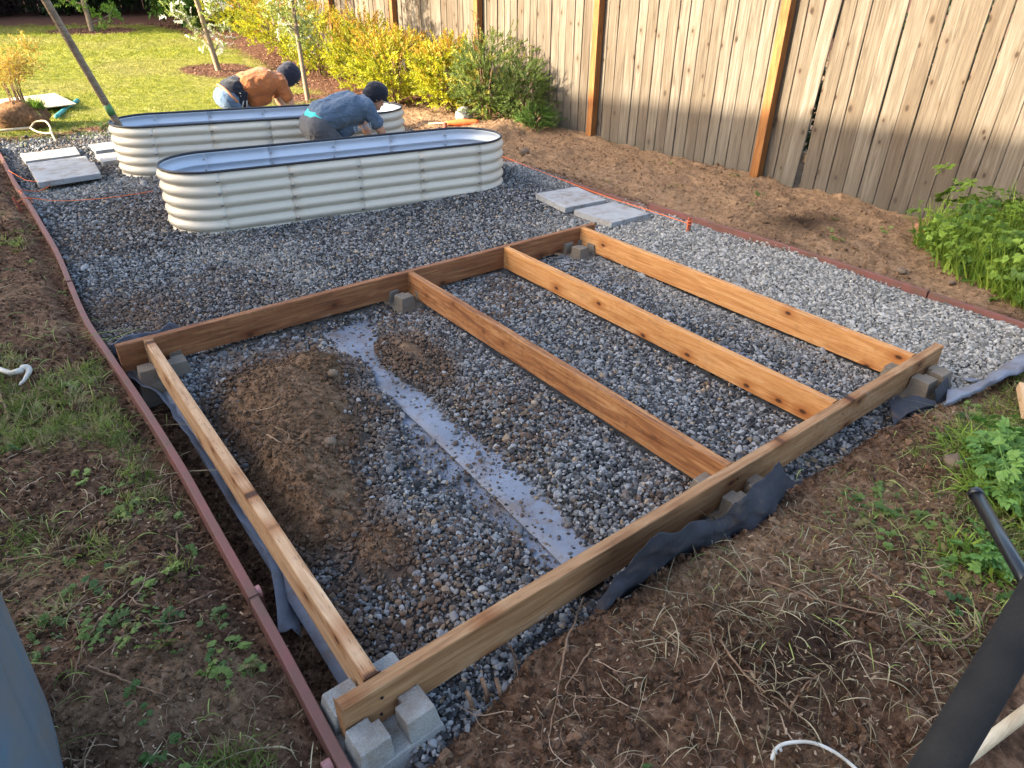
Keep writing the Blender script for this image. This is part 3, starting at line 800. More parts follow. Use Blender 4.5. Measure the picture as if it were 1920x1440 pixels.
# ------------------------------------------------------------------ raised beds
def make_bed(spec, label):
    cx, cy, L, w, th = spec
    R_ = w/2; hs = L/2-R_
    root = empty('raised_bed', (cx, cy, 0), label, 'raised bed', 'corrugated metal raised beds', th)
    def path(s):                                   # s in panel units -> point, normal
        kind, t = s
        if kind == 'f': return (-hs+t*2*hs, -R_), (0, -1)
        if kind == 'b': return (hs-t*2*hs, R_), (0, 1)
        if kind == 'r': a = -PI/2+PI*t; return (hs+R_*math.cos(a), R_*math.sin(a)), (math.cos(a), math.sin(a))
        a = PI/2+PI*t; return (-hs+R_*math.cos(a), R_*math.sin(a)), (math.cos(a), math.sin(a))
    z0, z1, ncor = -.035, BED_TOP, 5
    nz = 66
    zs = [z0+(z1-z0)*i/nz for i in range(nz+1)]
    pitch = (z1-.012)/ncor
    def prof(z):
        ph = ((z1-.012-z)/pitch) % 1.0
        if z > z1-.012: return .002
        return -.009+.030*abs(math.sin(PI*ph))**.85
    panels = [('f', i/4, (i+1)/4) for i in range(4)]+[('r', 0, .5), ('r', .5, 1)]+[('b', i/4, (i+1)/4) for i in range(4)]+[('l', 0, .5), ('l', .5, 1)]
    bolt = MB()
    bolt.tube([(-.012, 0, 0), (.0035, 0, 0)], .0035, 6); bolt.tube([(0, 0, 0), (.0022, 0, 0)], .013, 10)
    bolt.ico((.003, 0, 0), .0095, 1, (.7, 1, 1)); bolt.tube([(-.013, 0, 0), (-.008, 0, 0)], .008, 6)
    bd = bolt.data('bolt', M['steel'], True)
    for n, (kd, a, b) in enumerate(panels):
        ns = 6 if kd in 'fb' else 20
        ext = .02/(2*hs) if kd in 'fb' else .02/(PI*R_)
        off = .0008*(n % 2)
        V = []; F = []; mi = []
        cols = [a-ext+(b-a+2*ext)*i/ns for i in range(ns+1)]
        for side, thk in ((0, 0.0), (1, -.0012)):
            for t in cols:
                tt = min(1, max(0, t)); (px, py), (nx, ny) = path((kd, tt))
                ex = (t-tt)*(2*hs if kd in 'fb' else PI*R_); px += -ny*ex; py += nx*ex
                for z in zs:
                    d = prof(z)+off+thk; V.append((px+nx*d, py+ny*d, z))
        m = nz+1; N0 = (ns+1)*m
        for i in range(ns):
            for j in range(nz):
                q = (i*m+j, (i+1)*m+j, (i+1)*m+j+1, i*m+j+1); F.append(q); mi.append(0)
                F.append(tuple(N0+x for x in q[::-1])); mi.append(1)
        for i in range(ns):
            F.append((i*m+nz, (i+1)*m+nz, N0+(i+1)*m+nz, N0+i*m+nz)); mi.append(0)
        for j in range(nz):
            F.append((j, j+1, N0+j+1, N0+j)); mi.append(0); q = ns*m
            F.append((q+j+1, q+j, N0+q+j, N0+q+j+1)); mi.append(0)
        obj('panel', mesh_data('panel', V, F, [M['bed_out'], M['bed_in']], [i < 2*ns*nz for i in range(len(F))], mi), root)
        (px, py), (nx, ny) = path((kd, a)); 
        for c in range(5):
            z = z1-.012-pitch*(c+.62)
            d = prof(z)+.002
            obj('bolt', bd, root, (px+nx*d, py+ny*d, z), (0, .25, math.atan2(ny, nx)))
    P = []
    for kd, n in (('f', 8), ('r', 28), ('b', 8), ('l', 28)):
        for i in range(n):
            (px, py), _ = path((kd, i/n)); P.append((px, py, BED_TOP+.002))
    mb = MB(); mb.tube(P, .0105, 8, closed=True); obj('rim_trim', mb.data('rim_trim', M['rubber'], True), root)
    return root
make_bed(BED2, 'cream corrugated metal raised bed closest to the timber frame, empty')
make_bed(BED1, 'cream corrugated metal raised bed by the lawn with a pole leaning in it')

# ------------------------------------------------------------------ landscape fabric
def loft(name, rows, mat, label, group='pieces of landscape fabric', n=8, wr=.004, parent=None, seed=1, thick=.0015):
    R2 = [catmull(r, n) for r in rows]
    m = len(R2[0]); cols = [catmull([r[i] for r in R2], 10) for i in range(m)]
    k = len(cols[0]); V = []; rr = np.random.default_rng(seed)
    for i in range(m):
        for j in range(k):
            p = cols[i][j]; nn = ((vnoise(p[0]*14, p[1]*14+p[2]*20, seed)-.5)*2+1.3*(.25-abs(vnoise(p[0]*19+p[2]*9, p[1]*11+p[2]*23, seed+3)-.5)))*wr
            V.append((p[0]+nn*.5, p[1]+nn, p[2]+nn*.7))
    F = [(i*k+j, (i+1)*k+j, (i+1)*k+j+1, i*k+j+1) for i in range(m-1) for j in range(k-1)]
    o = obj(name, mesh_data(name, V, F, mat, True), parent)
    s = o.modifiers.new('thick', 'SOLIDIFY'); s.thickness = thick; s.offset = 0
    if parent is None: tag(o, label, 'fabric', group)
    return o
def sheet(name, xf0, xf1, y0, y1, zf, label, ny=90, nx=16):
    V = []; ys = np.linspace(y0, y1, ny+1)
    for yy in ys:
        a, b = xf0(yy), xf1(yy)
        for i in range(nx+1):
            x = a+(b-a)*i/nx; V.append((x, yy, float(zf(x, yy, i/nx))))
    F = [(j*(nx+1)+i, j*(nx+1)+i+1, (j+1)*(nx+1)+i+1, (j+1)*(nx+1)+i) for j in range(ny) for i in range(nx)]
    o = obj(name, mesh_data(name, V, F, M['fabric'], True)); s = o.modifiers.new('thick', 'SOLIDIFY'); s.thickness = .002; s.offset = -1
    return tag(o, label, 'fabric', 'pieces of landscape fabric')
def fabric_z(x, yy): return -.050+(vnoise(x*7, yy*5, 51)-.5)*.012+(vnoise(x*23, yy*17, 52)-.5)*.004
sheet('landscape_fabric', lambda y: -.03, lambda y: .93+.02*math.sin(y*2), 0.02, 2.40,
      lambda x, y, t: fabric_z(x, y)-.03*max(0, 1-(x+.03)/.12)+.02*max(0, 1-abs(y-2.2)/.3)*max(0, 1-abs(x-.2)/.3), 'grey landscape fabric under the soil heap, left of the seam')
sheet('landscape_fabric', lambda y: .80+.035*y+.012*math.sin(y*2.3), lambda y: 3.2, 0.02, 2.42,
      lambda x, y, t: fabric_z(x, y)+.007+.006*max(0, 1-t*9), 'grey landscape fabric with a straight lapped edge running between the gravel ridges', nx=40)
# upturned edge of the fabric along the trench
top = [(217, 640), (222, 668), (240, 703), (268, 722), (300, 743), (333, 790), (367, 837), (400, 890), (433, 947), (463, 990), (493, 1027), (512, 1090), (522, 1180)]
r0 = [at(u, v, .035 if i < 2 else (.0 if i < 4 else -.045)) for i, (u, v) in enumerate(top)]
r1 = [p+np.array([.035, .0, -.03]) for p in r0]; r2 = [p+np.array([.06+.01*math.sin(i*1.7), -.01, -.09]) for i, p in enumerate(r0)]
loft('landscape_fabric', [r0, r1, r2], M['fabric'], 'upturned grey fabric edge in the trench along the pale joist', n=5, seed=3, wr=.012)
tb = [at(205, 648, .05), at(240, 628, .10), at(262, 625, .07), at(300, 618, .06), at(318, 604, .10), at(338, 615, .04)]
for p in tb: p[1] = max(p[1], LJ+BT+.03)
loft('landscape_fabric', [tb, [np.array([p[0]+.01, p[1]+.02, -.03]) for p in tb]], M['fabric'], 'small fabric tips poking up behind the back rim corner', n=5, seed=9, wr=.006)
# black flap bulging out under the front rim
tu = [(1112, 1158), (1160, 1080), (1220, 1010), (1277, 990), (1300, 976), (1343, 972), (1380, 940), (1423, 910), (1462, 868)]
bu = [(1118, 1164), (1150, 1130), (1193, 1100), (1267, 1053), (1327, 1040), (1377, 1013), (1415, 1000), (1447, 983), (1467, 925)]
r0 = [aty(u, v, -.142-.010*math.sin(i*1.3)) for i, (u, v) in enumerate(tu)]
r2 = [at(u, v, .0) for i, (u, v) in enumerate(bu)]
r0[0] = r2[0]+np.array([.0, .03, .02])
r1 = [(a+b)/2+np.array([0, -.02, .015]) for a, b in zip(r0, r2)]
r3 = [p+np.array([0, .02, -.05]) for p in r2]
loft('landscape_fabric', [r0, r1, r2, r3], M['fabric_dark'], 'black fabric flap bulging out from under the front rim board', n=12, seed=4, wr=.011)
def Z(x, y): return (1400+x/3.692, 560+y/3.692)
a = [at(*Z(975, 700), .03), at(*Z(1080, 685), .05), at(*Z(1180, 678), .055), at(*Z(1310, 705), .05)]
b = [at(*Z(1000, 800), .03), at(*Z(1080, 790), .03), at(*Z(1150, 775), .035), at(*Z(1300, 740), .04)]
c = [at(*Z(1015, 865), .025), at(*Z(1060, 840), .02), at(*Z(1140, 800), .02), at(*Z(1290, 755), .02)]
loft('landscape_fabric', [a, b, c], M['fabric_dark'], 'dark pointed fabric corner folded over the soil bank near the pier block', n=5, seed=5, wr=.008)
a = [at(*Z(1300, 640), .10), at(*Z(1345, 585), .10), at(*Z(1392, 540), .09)]
b = [at(*Z(1308, 700), .05), at(*Z(1360, 660), .05), at(*Z(1405, 620), .05)]
c = [at(*Z(1320, 735), .02), at(*Z(1370, 710), .02), at(*Z(1400, 680), .02)]
loft('landscape_fabric', [a, b, c], M['fabric_dark'], 'black fabric fold wrapped round the tan pier block', n=5, seed=6, wr=.006)
a = [at(*Z(1400, 655), .04), at(*Z(1530, 610), .05), at(*Z(1680, 530), .05), at(*Z(1800, 440), .06), at(*Z(1925, 370), .07)]
b = [at(*Z(1380, 720), .05), at(*Z(1540, 660), .065), at(*Z(1680, 570), .075), at(*Z(1830, 500), .085), at(*Z(1960, 430), .09)]
c = [at(*Z(1360, 755), .03), at(*Z(1530, 690), .045), at(*Z(1690, 600), .05), at(*Z(1850, 545), .06), at(*Z(1990, 480), .06)]
loft('landscape_fabric', [a, b, c], M['fabric'], 'grey fabric strip draped along the bank beside the pale gravel', n=6, seed=7, wr=.012)
a = [at(*Z(1470, 480), -.003), at(*Z(1560, 455), .0), at(*Z(1620, 500), .0)]
b = [at(*Z(1500, 560), -.003), at(*Z(1560, 580), .0), at(*Z(1640, 560), .003)]
loft('landscape_fabric', [a, b], M['fabric'], 'bare fabric patch showing through the pale gravel', n=6, seed=8, wr=.004)
a = [at(1462, 870, .02), at(1490, 905, .0), at(1520, 893, .0)]; b = [at(1462, 905, .0), at(1480, 925, -.01), at(1520, 910, .01)]
loft('landscape_fabric', [a, b], M['fabric_dark'], 'scrap of dark fabric lying beside the bulging flap', n=5, seed=10, wr=.006)

# ------------------------------------------------------------------ gravel
def frame_clear(x, y):
    inb = ((y > -BT-.004) & (y < .004) & (x > -.12) & (x < 3.24)) | ((y > LJ-.004) & (y < LJ+BT+.004) & (x > -.16) & (x < 3.14))
    for j in JX: inb |= (np.abs(x-j) < BT/2+.006) & (y > 0) & (y < LJ)
    return ~inb
def gravel_points():
    XS, YS = [], []
    for (x0, x1, y0, y1, s) in ((-.2, 4.3, -.5, 2.6, .0145), (-.3, 4.4, 2.6, 4.4, .0175), (-.3, 4.5, 4.4, 9.4, .025)):
        for rep in range(2):
            x, y = jitter_grid(x0, x1, y0, y1, s*(1 if rep == 0 else 1.55)); XS.append(x); YS.append(y)
    x = np.concatenate(XS); y = np.concatenate(YS)
    grav, lawn, mulch, dark, dry, pile, trench, inpit, dirty = zones(x, y)
    gh = gravel_h(x, y); fz = -.047
    clear = frame_clear(x, y) | (gh < -.022)
    keep = (grav > .15+.8*rng.random(len(x))) & clear
    bay = (x > .03) & (x < 3.2) & (y > .02) & (y < 2.4)
    bare = bay & (ground_h(x, y)+.007 < fz+.004)
    keep &= ~(bare & (rng.random(len(x)) > .10+.45*sst(.016, .0, fz-gh)))
    spill = (inpit > .5) & (grav <= .6) & (pile > .1) & (rng.random(len(x)) < .10*sst(.75, .3, pile)) & frame_clear(x, y) & (x > .05)
    keep |= spill
    x, y, gh, bare, dirty, pile, spill = x[keep], y[keep], gh[keep], bare[keep], dirty[keep], pile[keep], spill[keep]
    z = np.where(bare, fz+.004, ground_h(x, y)+.007)
    n = len(x); size = np.exp(rng.normal(np.log(.0195), .34, n))
    size = size*np.where(y > 4.4, 1.25, 1.0)
    t = rng.random(n)
    c = lerp_col((.024, .026, .029), (.285, .293, .30), t**1.75)
    warm = rng.random(n) < .07
    c[warm] = lerp_col((.12, .085, .055), (.36, .28, .20), rng.random(warm.sum()))
    pale = sst(2.7, 3.35, x+.35*(fbm(x*1.3, y*1.3, 61)-.5)+.10*(y < 1.6))*sst(3.6, 2.4, y)*.9
    pale = np.maximum(pale, sst(3.7, 3.95, x)*.8)
    pale = np.maximum(pale, .45*sst(.55, .7, fbm(x*1.1+4, y*1.1, 62))*sst(2.6, 3.2, y))
    c = c*(1-pale[:, None])+lerp_col((.10, .098, .09), (.43, .42, .385), rng.random(n)**1.2)*pale[:, None]
    brown = np.clip(sst(.42, .62, fbm(x*1.5+9, y*1.5+2, 63))*.45*(rng.random(n) < .7)*sst(2.4, 2.9, y)*sst(2.4, .4, x)+sst(.04, .35, pile)*.9*(rng.random(n) < .85)
                    +1.2*gauss(x, y, 1.13, 1.72, .16, .34)*(rng.random(n) < .85)+.95*sst(.55, .25, x)*sst(1.25, .9, y)*sst(.0, .25, y)*(rng.random(n) < .75)*sst(.35, .55, fbm(x*5, y*5, 66))+.8*sst(.50, .64, fbm(x*2.6, y*2.6, 67))*(rng.random(n) < .4)*(y < 2.5)*(x < 2.2)+.5*sst(.35, .15, x)*sst(2.5, 3, y)*sst(4, 3.2, y), 0, 1)
    c = c*(1-brown[:, None])+lerp_col((.05, .03, .02), (.15, .095, .06), rng.random(n))*brown[:, None]
    scl = size[:, None]*(np.ones((n, 3))+rng.normal(0, .12, (n, 3)))
    rot = rng.normal(0, .45, (n, 3)); rot[:, 2] = rng.random(n)*2*PI
    P = np.stack([x, y, z+rng.random(n)*.006], 1)
    scatter('gravel', STONES, P, rot, scl, c, label='crushed grey gravel covering the bed between the two red edgings', cat='gravel')
gravel_points()

# ------------------------------------------------------------------ edging boards, stakes, string
def edging(pts, label, t=.030, h=.085, top=.06, discs=(), side=-1):
    c = pts[len(pts)//2]
    root = empty('edging_board', (c[0], c[1], 0), label, 'edging board', 'red brown composite edging boards')
    P = catmull([(p[0], p[1], top+(p[2] if len(p) > 2 else 0)) for p in pts], 8)
    V = []; F = []; m = len(P)
    for i in range(m):
        d = P[min(i+1, m-1)]-P[max(i-1, 0)]; d /= np.linalg.norm(d); s = np.array([d[1], -d[0], 0])*t/2
        for sx, sz in ((-1, 0), (1, 0), (1, -h), (-1, -h)): V.append(tuple(P[i]+s*sx+np.array([0, 0, sz])))
    for i in range(m-1):
        for j in range(4): F.append((i*4+j, (i+1)*4+j, (i+1)*4+(j+1) % 4, i*4+(j+1) % 4))
    F += [(3, 2, 1, 0), tuple((m-1)*4+j for j in range(4))]
    o = obj('board', mesh_data('board', V, [f[::-1] for f in F], M['edging']), root, world=True); bevel(o, .003)
    for (x, y, z, sd) in discs:
        mb = MB(); mb.tube([(x, y, z), (x+.026*sd, y, z)], .021, 14); d = mb.build('plastic_disc', M['edging_disc'], root); bevel(d, .003)
        mb = MB(); mb.box((x+.016*sd, y, z-.14), (.022, .03, .26)); mb.build('plastic_stake', M['edging'], root)
    return root
E0 = [(p[0], p[1]) for p in EDGE_L]
edging([(-.152, -.63), (-.148, -.1), (-.142, .3), (-.141, .56)], 'red brown edging board running past the frame corner beside the pier block', discs=((-.134, .60, .035, 1), (-.165, -.07, .02, -1)))
edging([(-.139, .565), (-.14, 1.0), (-.14, 1.4), (-.155, 2.0), (-.18, 2.6), (-.2, 3.15), (-.185, 3.8)], 'long bowed red brown edging board between the trench and the grass')
edging([(-.184, 3.82), (-.165, 4.5), (-.17, 5.2), (-.175, 5.8), (-.19, 6.4), (-.2, 7.06), (-.2, 7.8), (-.21, 8.7)], 'red brown edging board between gravel and soil leading to the lawn, tied with string')
edging([(4.155, -1.1), (4.15, -.4), (4.16, .42)], 'red brown edging board along the pale gravel and the leafy weeds', top=.055)
edging([(4.16, .43), (4.165, 1.0), (4.165, 1.6), (4.14, 2.3), (4.13, 2.8)], 'red brown edging board holding gravel back from the bare soil by the stake', top=.06)
edging([(4.13, 2.81), (4.14, 3.6), (4.15, 4.4), (4.17, 5.3)], 'red brown edging board nearly buried in gravel beside the concrete pavers', top=.022)
def stake(x, y, h, label, lean=(0, 0)):
    mb = MB(); mb.box((0, 0, h/2-.06), (.022, .022, h+.12), None, 0, .92)
    o = mb.build('stake', M['stake'], None, world=False, loc=(x, y, 0)); o.rotation_euler = (lean[0], lean[1], .3); bevel(o, .002)
    return tag(o, label, 'stake', 'marker stakes with orange string')
pr = at(1290, 437, .0); stake(pr[0], pr[1], .125, 'short rust red stake tied with orange string in the pale gravel')
pl = at(36, 388, .03); stake(pl[0], pl[1], .12, 'rust red stake leaning in soil outside the long edging', (-.1, -.12))
stake(4.02, 4.98, .20, 'red stake standing at the rounded end of the raised bed')
def cord(name, P, r, mat, label, cat='string', group='orange string lines', n=6, seed=0):
    rr = random.Random(seed); Q = catmull(P, n)
    mb = MB(); mb.tube(Q, r, 5)
    o = mb.build(name, mat, None, True); return tag(o, label, cat, group)
zr = .075
cord('string_line', [(pr[0], pr[1]-.01, zr), (3.97, 2.62, .06), (3.99, 3.2, .05), (4.02, 3.9, .06), (4.03, 4.97, .10)], .0035, M['string'], 'orange string stretched past the pavers to the short stake')
wr = [(pr[0]+.019*math.cos(a), pr[1]+.019*math.sin(a), .06+.004*a) for a in np.linspace(0, 14, 40)]+[(pr[0]-.06, pr[1]-.03, .03)]
cord('string_line', wr, .0032, M['string'], 'orange string wound round the short stake in pale gravel', n=2)
cord('string_line', [(pl[0], pl[1], .07), (-.17, 6.02, .075), (.05, 5.95, .03), (.4, 5.85, .02), (.78, 5.8, .03)], .0032, M['string'], 'orange string running over the gravel from the edging to the raised bed')
cord('string_line', [(-.2, 7.2, .075), (-.1, 6.9, .03), (.0, 6.62, .06), (.06, 6.58, .03), (-.06, 6.45, .02), (-.2, 6.35, .07), (-.14, 6.1, .02), (pl[0]+.02, pl[1], .05)], .0032, M['string'], 'loose tangle of orange string draped over the edging near the tilted paver')

# ------------------------------------------------------------------ pavers
def paver(pts, z, t, label, tilt=(0, 0), rz=0.0, size=None):
    P = np.array(pts); c = P.mean(0)
    mb = MB(); V = [(p[0]-c[0], p[1]-c[1], zz) for zz in (-t, 0) for p in pts]
    mb.add(V, [(3, 2, 1, 0), (4, 5, 6, 7), (0, 1, 5, 4), (1, 2, 6, 5), (2, 3, 7, 6), (3, 0, 4, 7)])
    o = mb.build('paver', M['paver'], None, world=False, loc=(c[0], c[1], z)); o.rotation_euler = (tilt[0], tilt[1], 0); bevel(o, .004)
    return tag(o, label, 'paver', 'concrete pavers on the gravel')
def pq(z, *uv): return [tuple(at(u, v, z)[:2]) for u, v in uv]
paver([(3.47, 3.16), (3.92, 3.12), (3.98, 3.58), (3.53, 3.64)], .052, .05, 'square grey paver with crumbs of soil on top beside the string', (.01, -.01))
paver([(3.48, 2.61), (3.93, 2.61), (3.93, 3.04), (3.48, 3.06)], .055, .05, 'clean square grey paver by the corner of the timber frame', (-.01, .01))
paver([(-.03, 6.56), (.50, 6.60), (.53, 7.06), (-.03, 7.0)], .075, .05, 'shaded blue-grey paver tilted over a hollow in the gravel', (.03, .0))
paver([(-.03, 7.08), (.50, 7.10), (.52, 7.52), (-.02, 7.5)], .06, .05, 'half-sunlit paver behind the tilted one')
paver([(-.02, 7.75), (.5, 7.78), (.52, 8.2), (-.02, 8.18)], .03, .04, 'sunlit paver sunk in gravel near the lawn edge')
paver([(.62, 7.22), (1.08, 7.24), (1.08, 7.66), (.62, 7.62)], .04, .045, 'pale paver tucked against the rounded end of the bed by the lawn')
paver([(.66, 7.85), (1.12, 7.88), (1.12, 8.28), (.66, 8.26)], .03, .045, 'pale sunlit paver beyond the end of the bed by the lawn')

# ------------------------------------------------------------------ shrubs and trees
def gz(x, y): return float(ground_h(np.array([float(x)]), np.array([float(y)]))[0])
def crown_points(n, r, zc, shell=.55, flat=0.0, seed=0, lobes=7):
    rr = np.random.default_rng(seed)
    L = rr.normal(size=(lobes, 3)); L /= np.linalg.norm(L, axis=1)[:, None]; amp = rr.uniform(.1, .4, lobes)
    d = rr.normal(size=(n, 3)); d /= np.linalg.norm(d, axis=1)[:, None]
    bul = 1+((np.maximum(d@L.T, 0)**6)*amp).sum(1)-.12
    q = (shell+(1-shell)*rr.random(n)**.7)*bul
    P = d*q[:, None]*np.array(r)+np.array([0, 0, zc])
    return P, d
def dir_rot(d, jit, rr):
    d = d+rr.normal(0, jit, d.shape); d /= np.linalg.norm(d, axis=1)[:, None]
    th = np.arccos(np.clip(d[:, 2], -1, 1)); ph = np.arctan2(d[:, 1], d[:, 0])
    return np.stack([np.zeros(len(d)), th, ph], 1)
def shrub(name, x, y, r, zc, n, coll, colf, label, cat, group, seed, scale=1.0, up=.5, stems=9, stem_mat='twig', jit=.35, shell=.45):
    z0 = gz(x, y); root = empty(name, (x, y, z0), label, cat, group)
    P, d = crown_points(n, r, zc, shell, 0, seed)
    k = P[:, 2] > .03; P, d = P[k], d[k]; rr = np.random.default_rng(seed+1)
    rot = dir_rot(d*np.array([1, 1, 1-up])+np.array([0, 0, up]), jit, rr)
    sc = scale*rr.uniform(.7, 1.25, len(P))
    scatter('foliage', coll, P, rot, sc, colf(P, rr, r, zc), root, world=False)
    mb = MB(); ra = random.Random(seed)
    for i in range(stems):
        a = i*2.4+ra.random(); e = ra.uniform(.15, .75)
        tip = np.array([math.cos(a)*r[0]*e, math.sin(a)*r[1]*e, zc+r[2]*ra.uniform(.1, .6)])
        mid = tip*np.array([.35, .35, .5])+np.array([ra.uniform(-.03, .03), ra.uniform(-.03, .03), 0])
        mb.tube(catmull([(math.cos(a)*.05, math.sin(a)*.05, -.05), mid, tip], 4), [.010*max(.3, 1-.08*q) for q in range(9)], 5)
    mb.build('stem', M[stem_mat], root, True, world=False)
    return root
def spirea_col(P, rr, r, zc):
    t = rr.random(len(P)); h = np.clip((P[:, 2]-zc)/r[2], -1, 1)
    c = lerp_col((.17, .21, .01), (.44, .42, .016), t)
    o = sst(.2, 1.1, h+rr.normal(0, .4, len(P)))*.7
    return c*(1-o[:, None])+np.array([.44, .19, .025])*o[:, None]
def green_col(a, b, c=None, frac=.0):
    def f(P, rr, r, zc):
        o = lerp_col(a, b, rr.random(len(P)))
        if c is not None:
            k = rr.random(len(P)) < frac; o[k] = c
        return o
    return f
SP = [(5.35, 16.2, (.8, .8, .60), .62, 420, 'orange-tipped golden shrub at the far end of the hedge row'),
      (5.1, 13.6, (.75, .8, .58), .60, 420, 'golden shrub behind the white-blossomed tree, second from the far end of the row'),
      (5.05, 11.7, (.72, .8, .55), .58, 460, 'golden shrub beside the slender tree trunk with a mulch bed in front'),
      (5.15, 10.1, (.65, .7, .52), .55, 480, 'bright yellow shrub with bare stems showing near the mulch'),
      (4.95, 8.75, (.58, .62, .50), .50, 560, 'bright yellow shrub spilling toward the rounded bed end'),
      (5.25, 7.75, (.50, .50, .46), .48, 480, 'yellow-green shrub next to the dark green bush')]
for i, (x, y, r, zc, n, lab) in enumerate(SP):
    shrub('golden_shrub', x, y, r, zc, int(n*1.5), SPRIG, spirea_col, lab, 'shrub', 'golden shrubs along the fence', 40+i, 1.15, stems=14)
shrub('leafy_bush', 5.22, 6.75, (.48, .5, .50), .45, 750, SMALL, green_col((.05, .085, .012), (.14, .19, .03), (.28, .26, .04), .12), 'dark green small-leaved bush against the fence beside the bare soil', 'bush', 'green bushes along the fence', 60, 1.1)
shrub('leafy_bush', 5.38, 6.2, (.32, .34, .40), .33, 420, SMALL, green_col((.045, .08, .014), (.12, .17, .03)), 'small green bush casting its shadow on the fence at the end of the hedge row', 'bush', 'green bushes along the fence', 61, 1.05)
shrub('leafy_bush', 5.35, 5.88, (.22, .22, .13), .12, 220, SMALL, green_col((.05, .11, .015), (.11, .2, .03)), 'low bright green plant at the foot of the last bush', 'bush', 'green bushes along the fence', 62, .9)
def spikes(x, y, hs, label, seed):
    z0 = gz(x, y); root = empty('tall_stem_plant', (x, y, z0), label, 'plant', 'tall leafy stems above the green bush')
    ra = random.Random(seed); rr = np.random.default_rng(seed); mb = MB(); PP = []; DD = []
    for h in hs:
        a = ra.random()*6.3; top = np.array([math.cos(a)*.14, math.sin(a)*.18, h])
        Q = catmull([(0, 0, -.03), top*np.array([.4, .4, .5]), top], 6); mb.tube(Q, .005, 5)
        for t in np.linspace(.35, 1, 12):
            p = Q[int(t*(len(Q)-1))]; PP.append(p); DD.append((math.cos(t*40)*.6, math.sin(t*40)*.6, .8))
    mb.build('stem', M['twig'], root, True, world=False)
    D = np.array(DD); scatter('foliage', SMALL, np.array(PP), dir_rot(D, .3, rr), rr.uniform(.5, .8, len(D)), lerp_col((.06, .085, .02), (.16, .17, .05), rr.random(len(D))), root, world=False)
spikes(5.3, 6.95, (1.15, 1.25, 1.05), 'upright leafy stems rising out of the dark green bush', 3)
spikes(5.42, 6.35, (.85, .95, .8), 'slim leafy stems beside the small green bush, shadowed on the fence', 4)

def tree(x, y, h, label, seed, leafcol, lean=(0, 0), r0=.045, crown_z=1.1, crown_r=(.7, .7, .7), nl=120, coll=BROAD, blossom=0, fork=.9, scale=.8):
    z0 = gz(x, y); root = empty('young_tree', (x, y, z0), label, 'tree', 'young trees on the lawn')
    ra = random.Random(seed); rr = np.random.default_rng(seed); mb = MB()
    top = np.array([lean[0]*h, lean[1]*h, h])
    T = catmull([(0, 0, -.1), top*.3+np.array([ra.uniform(-.03, .03), ra.uniform(-.03, .03), 0]), top*.65, top], 8)
    mb.tube(T, [r0*(1-.55*i/(len(T)-1)) for i in range(len(T))], 8)
    tips = []
    for i in range(9):
        s = T[int(len(T)*min(.97, fork/h+(1-fork/h)*i/9))]; a = i*2.4+ra.random()
        e = s+np.array([math.cos(a)*crown_r[0]*ra.uniform(.6, 1), math.sin(a)*crown_r[1]*ra.uniform(.6, 1), ra.uniform(.15, .7)])
        Q = catmull([s, s*.5+e*.5+np.array([0, 0, -.05]), e], 5); mb.tube(Q, [.016*(1-.07*q) for q in range(len(Q))], 5)
        tips += [Q[int(len(Q)*t)] for t in (.35, .5, .65, .8, .95)]
    mb.build('trunk', M['bark'], root, True, world=False)
    tips = np.array(tips); k = rr.integers(0, len(tips), nl); P = tips[k]+rr.normal(0, .09, (nl, 3))
    D = rr.normal(size=(nl, 3))+np.array([0, 0, .2]); D /= np.linalg.norm(D, axis=1)[:, None]
    c = lerp_col(leafcol[0], leafcol[1], rr.random(nl))
    if blossom: b = rr.random(nl) < blossom; c[b] = (.75, .74, .66)
    scatter('crown', coll, P, dir_rot(D, .3, rr), scale*rr.uniform(.6, 1.1, nl), c, root, world=False)
    return root
tree(TREES[0][0], TREES[0][1], 2.7, 'slender young tree with pale trunk behind the raised bed by the golden shrubs', 11, ((.2, .26, .05), (.34, .38, .12)), (-.02, .01), .042, 1.5, (.5, .5, .6), 760, SPRIG, .18, .8, 1.35)
tree(TREES[1][0], TREES[1][1], 2.6, 'leaning forked young tree with white blossom in a mulch ring on the lawn', 12, ((.18, .24, .05), (.3, .36, .1)), (-.13, .0), .055, 1.3, (.55, .55, .6), 560, SPRIG, .35, .45, 1.25)
tree(TREES[2][0], TREES[2][1], 2.6, 'straight young tree with bright green leaves in the far mulch ring', 13, ((.13, .26, .03), (.25, .4, .06)), (.01, 0), .06, 1.3, (1.0, 1.0, .3), 240, BROAD, 0, .38, 1.2)

HC = green_col((.015, .03, .008), (.045, .075, .02))
for i, (x, y, r, n, colf, lab) in enumerate((
        (-2.2, 22.4, (1.5, 1.2, 1.9), 520, HC, 'dark evergreen shrub at the back of the lawn, farthest from the fence'),
        (.6, 22.8, (1.6, 1.2, 2.0), 560, green_col((.03, .02, .02), (.06, .04, .035)), 'dusky purple-brown shrub at the back of the lawn'),
        (3.4, 22.9, (1.5, 1.2, 1.9), 560, HC, 'dark evergreen shrub behind the far young tree'),
        (5.6, 21.8, (1.4, 1.2, 1.9), 560, green_col((.02, .045, .01), (.06, .11, .02)), 'dark broad-leaved shrub at the far end of the mulch bed'),
        (5.0, 18.6, (1.0, .9, 1.1), 700, green_col((.05, .12, .015), (.13, .26, .03)), 'vivid green leafy shrub between the blossom tree and the fence'),
        (6.9, 23.6, (1.2, 1.2, 2.1), 400, HC, 'dark evergreen shrub in the corner where the fence ends'),
        (-4.8, 21.5, (1.7, 1.4, 2.0), 480, HC, 'dark evergreen shrub beside the house corner at the back'))):
    shrub('hedge_shrub', x, y, r, r[2]*.82 if i != 4 else 1.05, n, BROAD, colf, lab, 'shrub', 'dark shrubs along the back of the lawn', 80+i, 2.0 if i != 4 else 1.4, .2, 8, shell=.3)
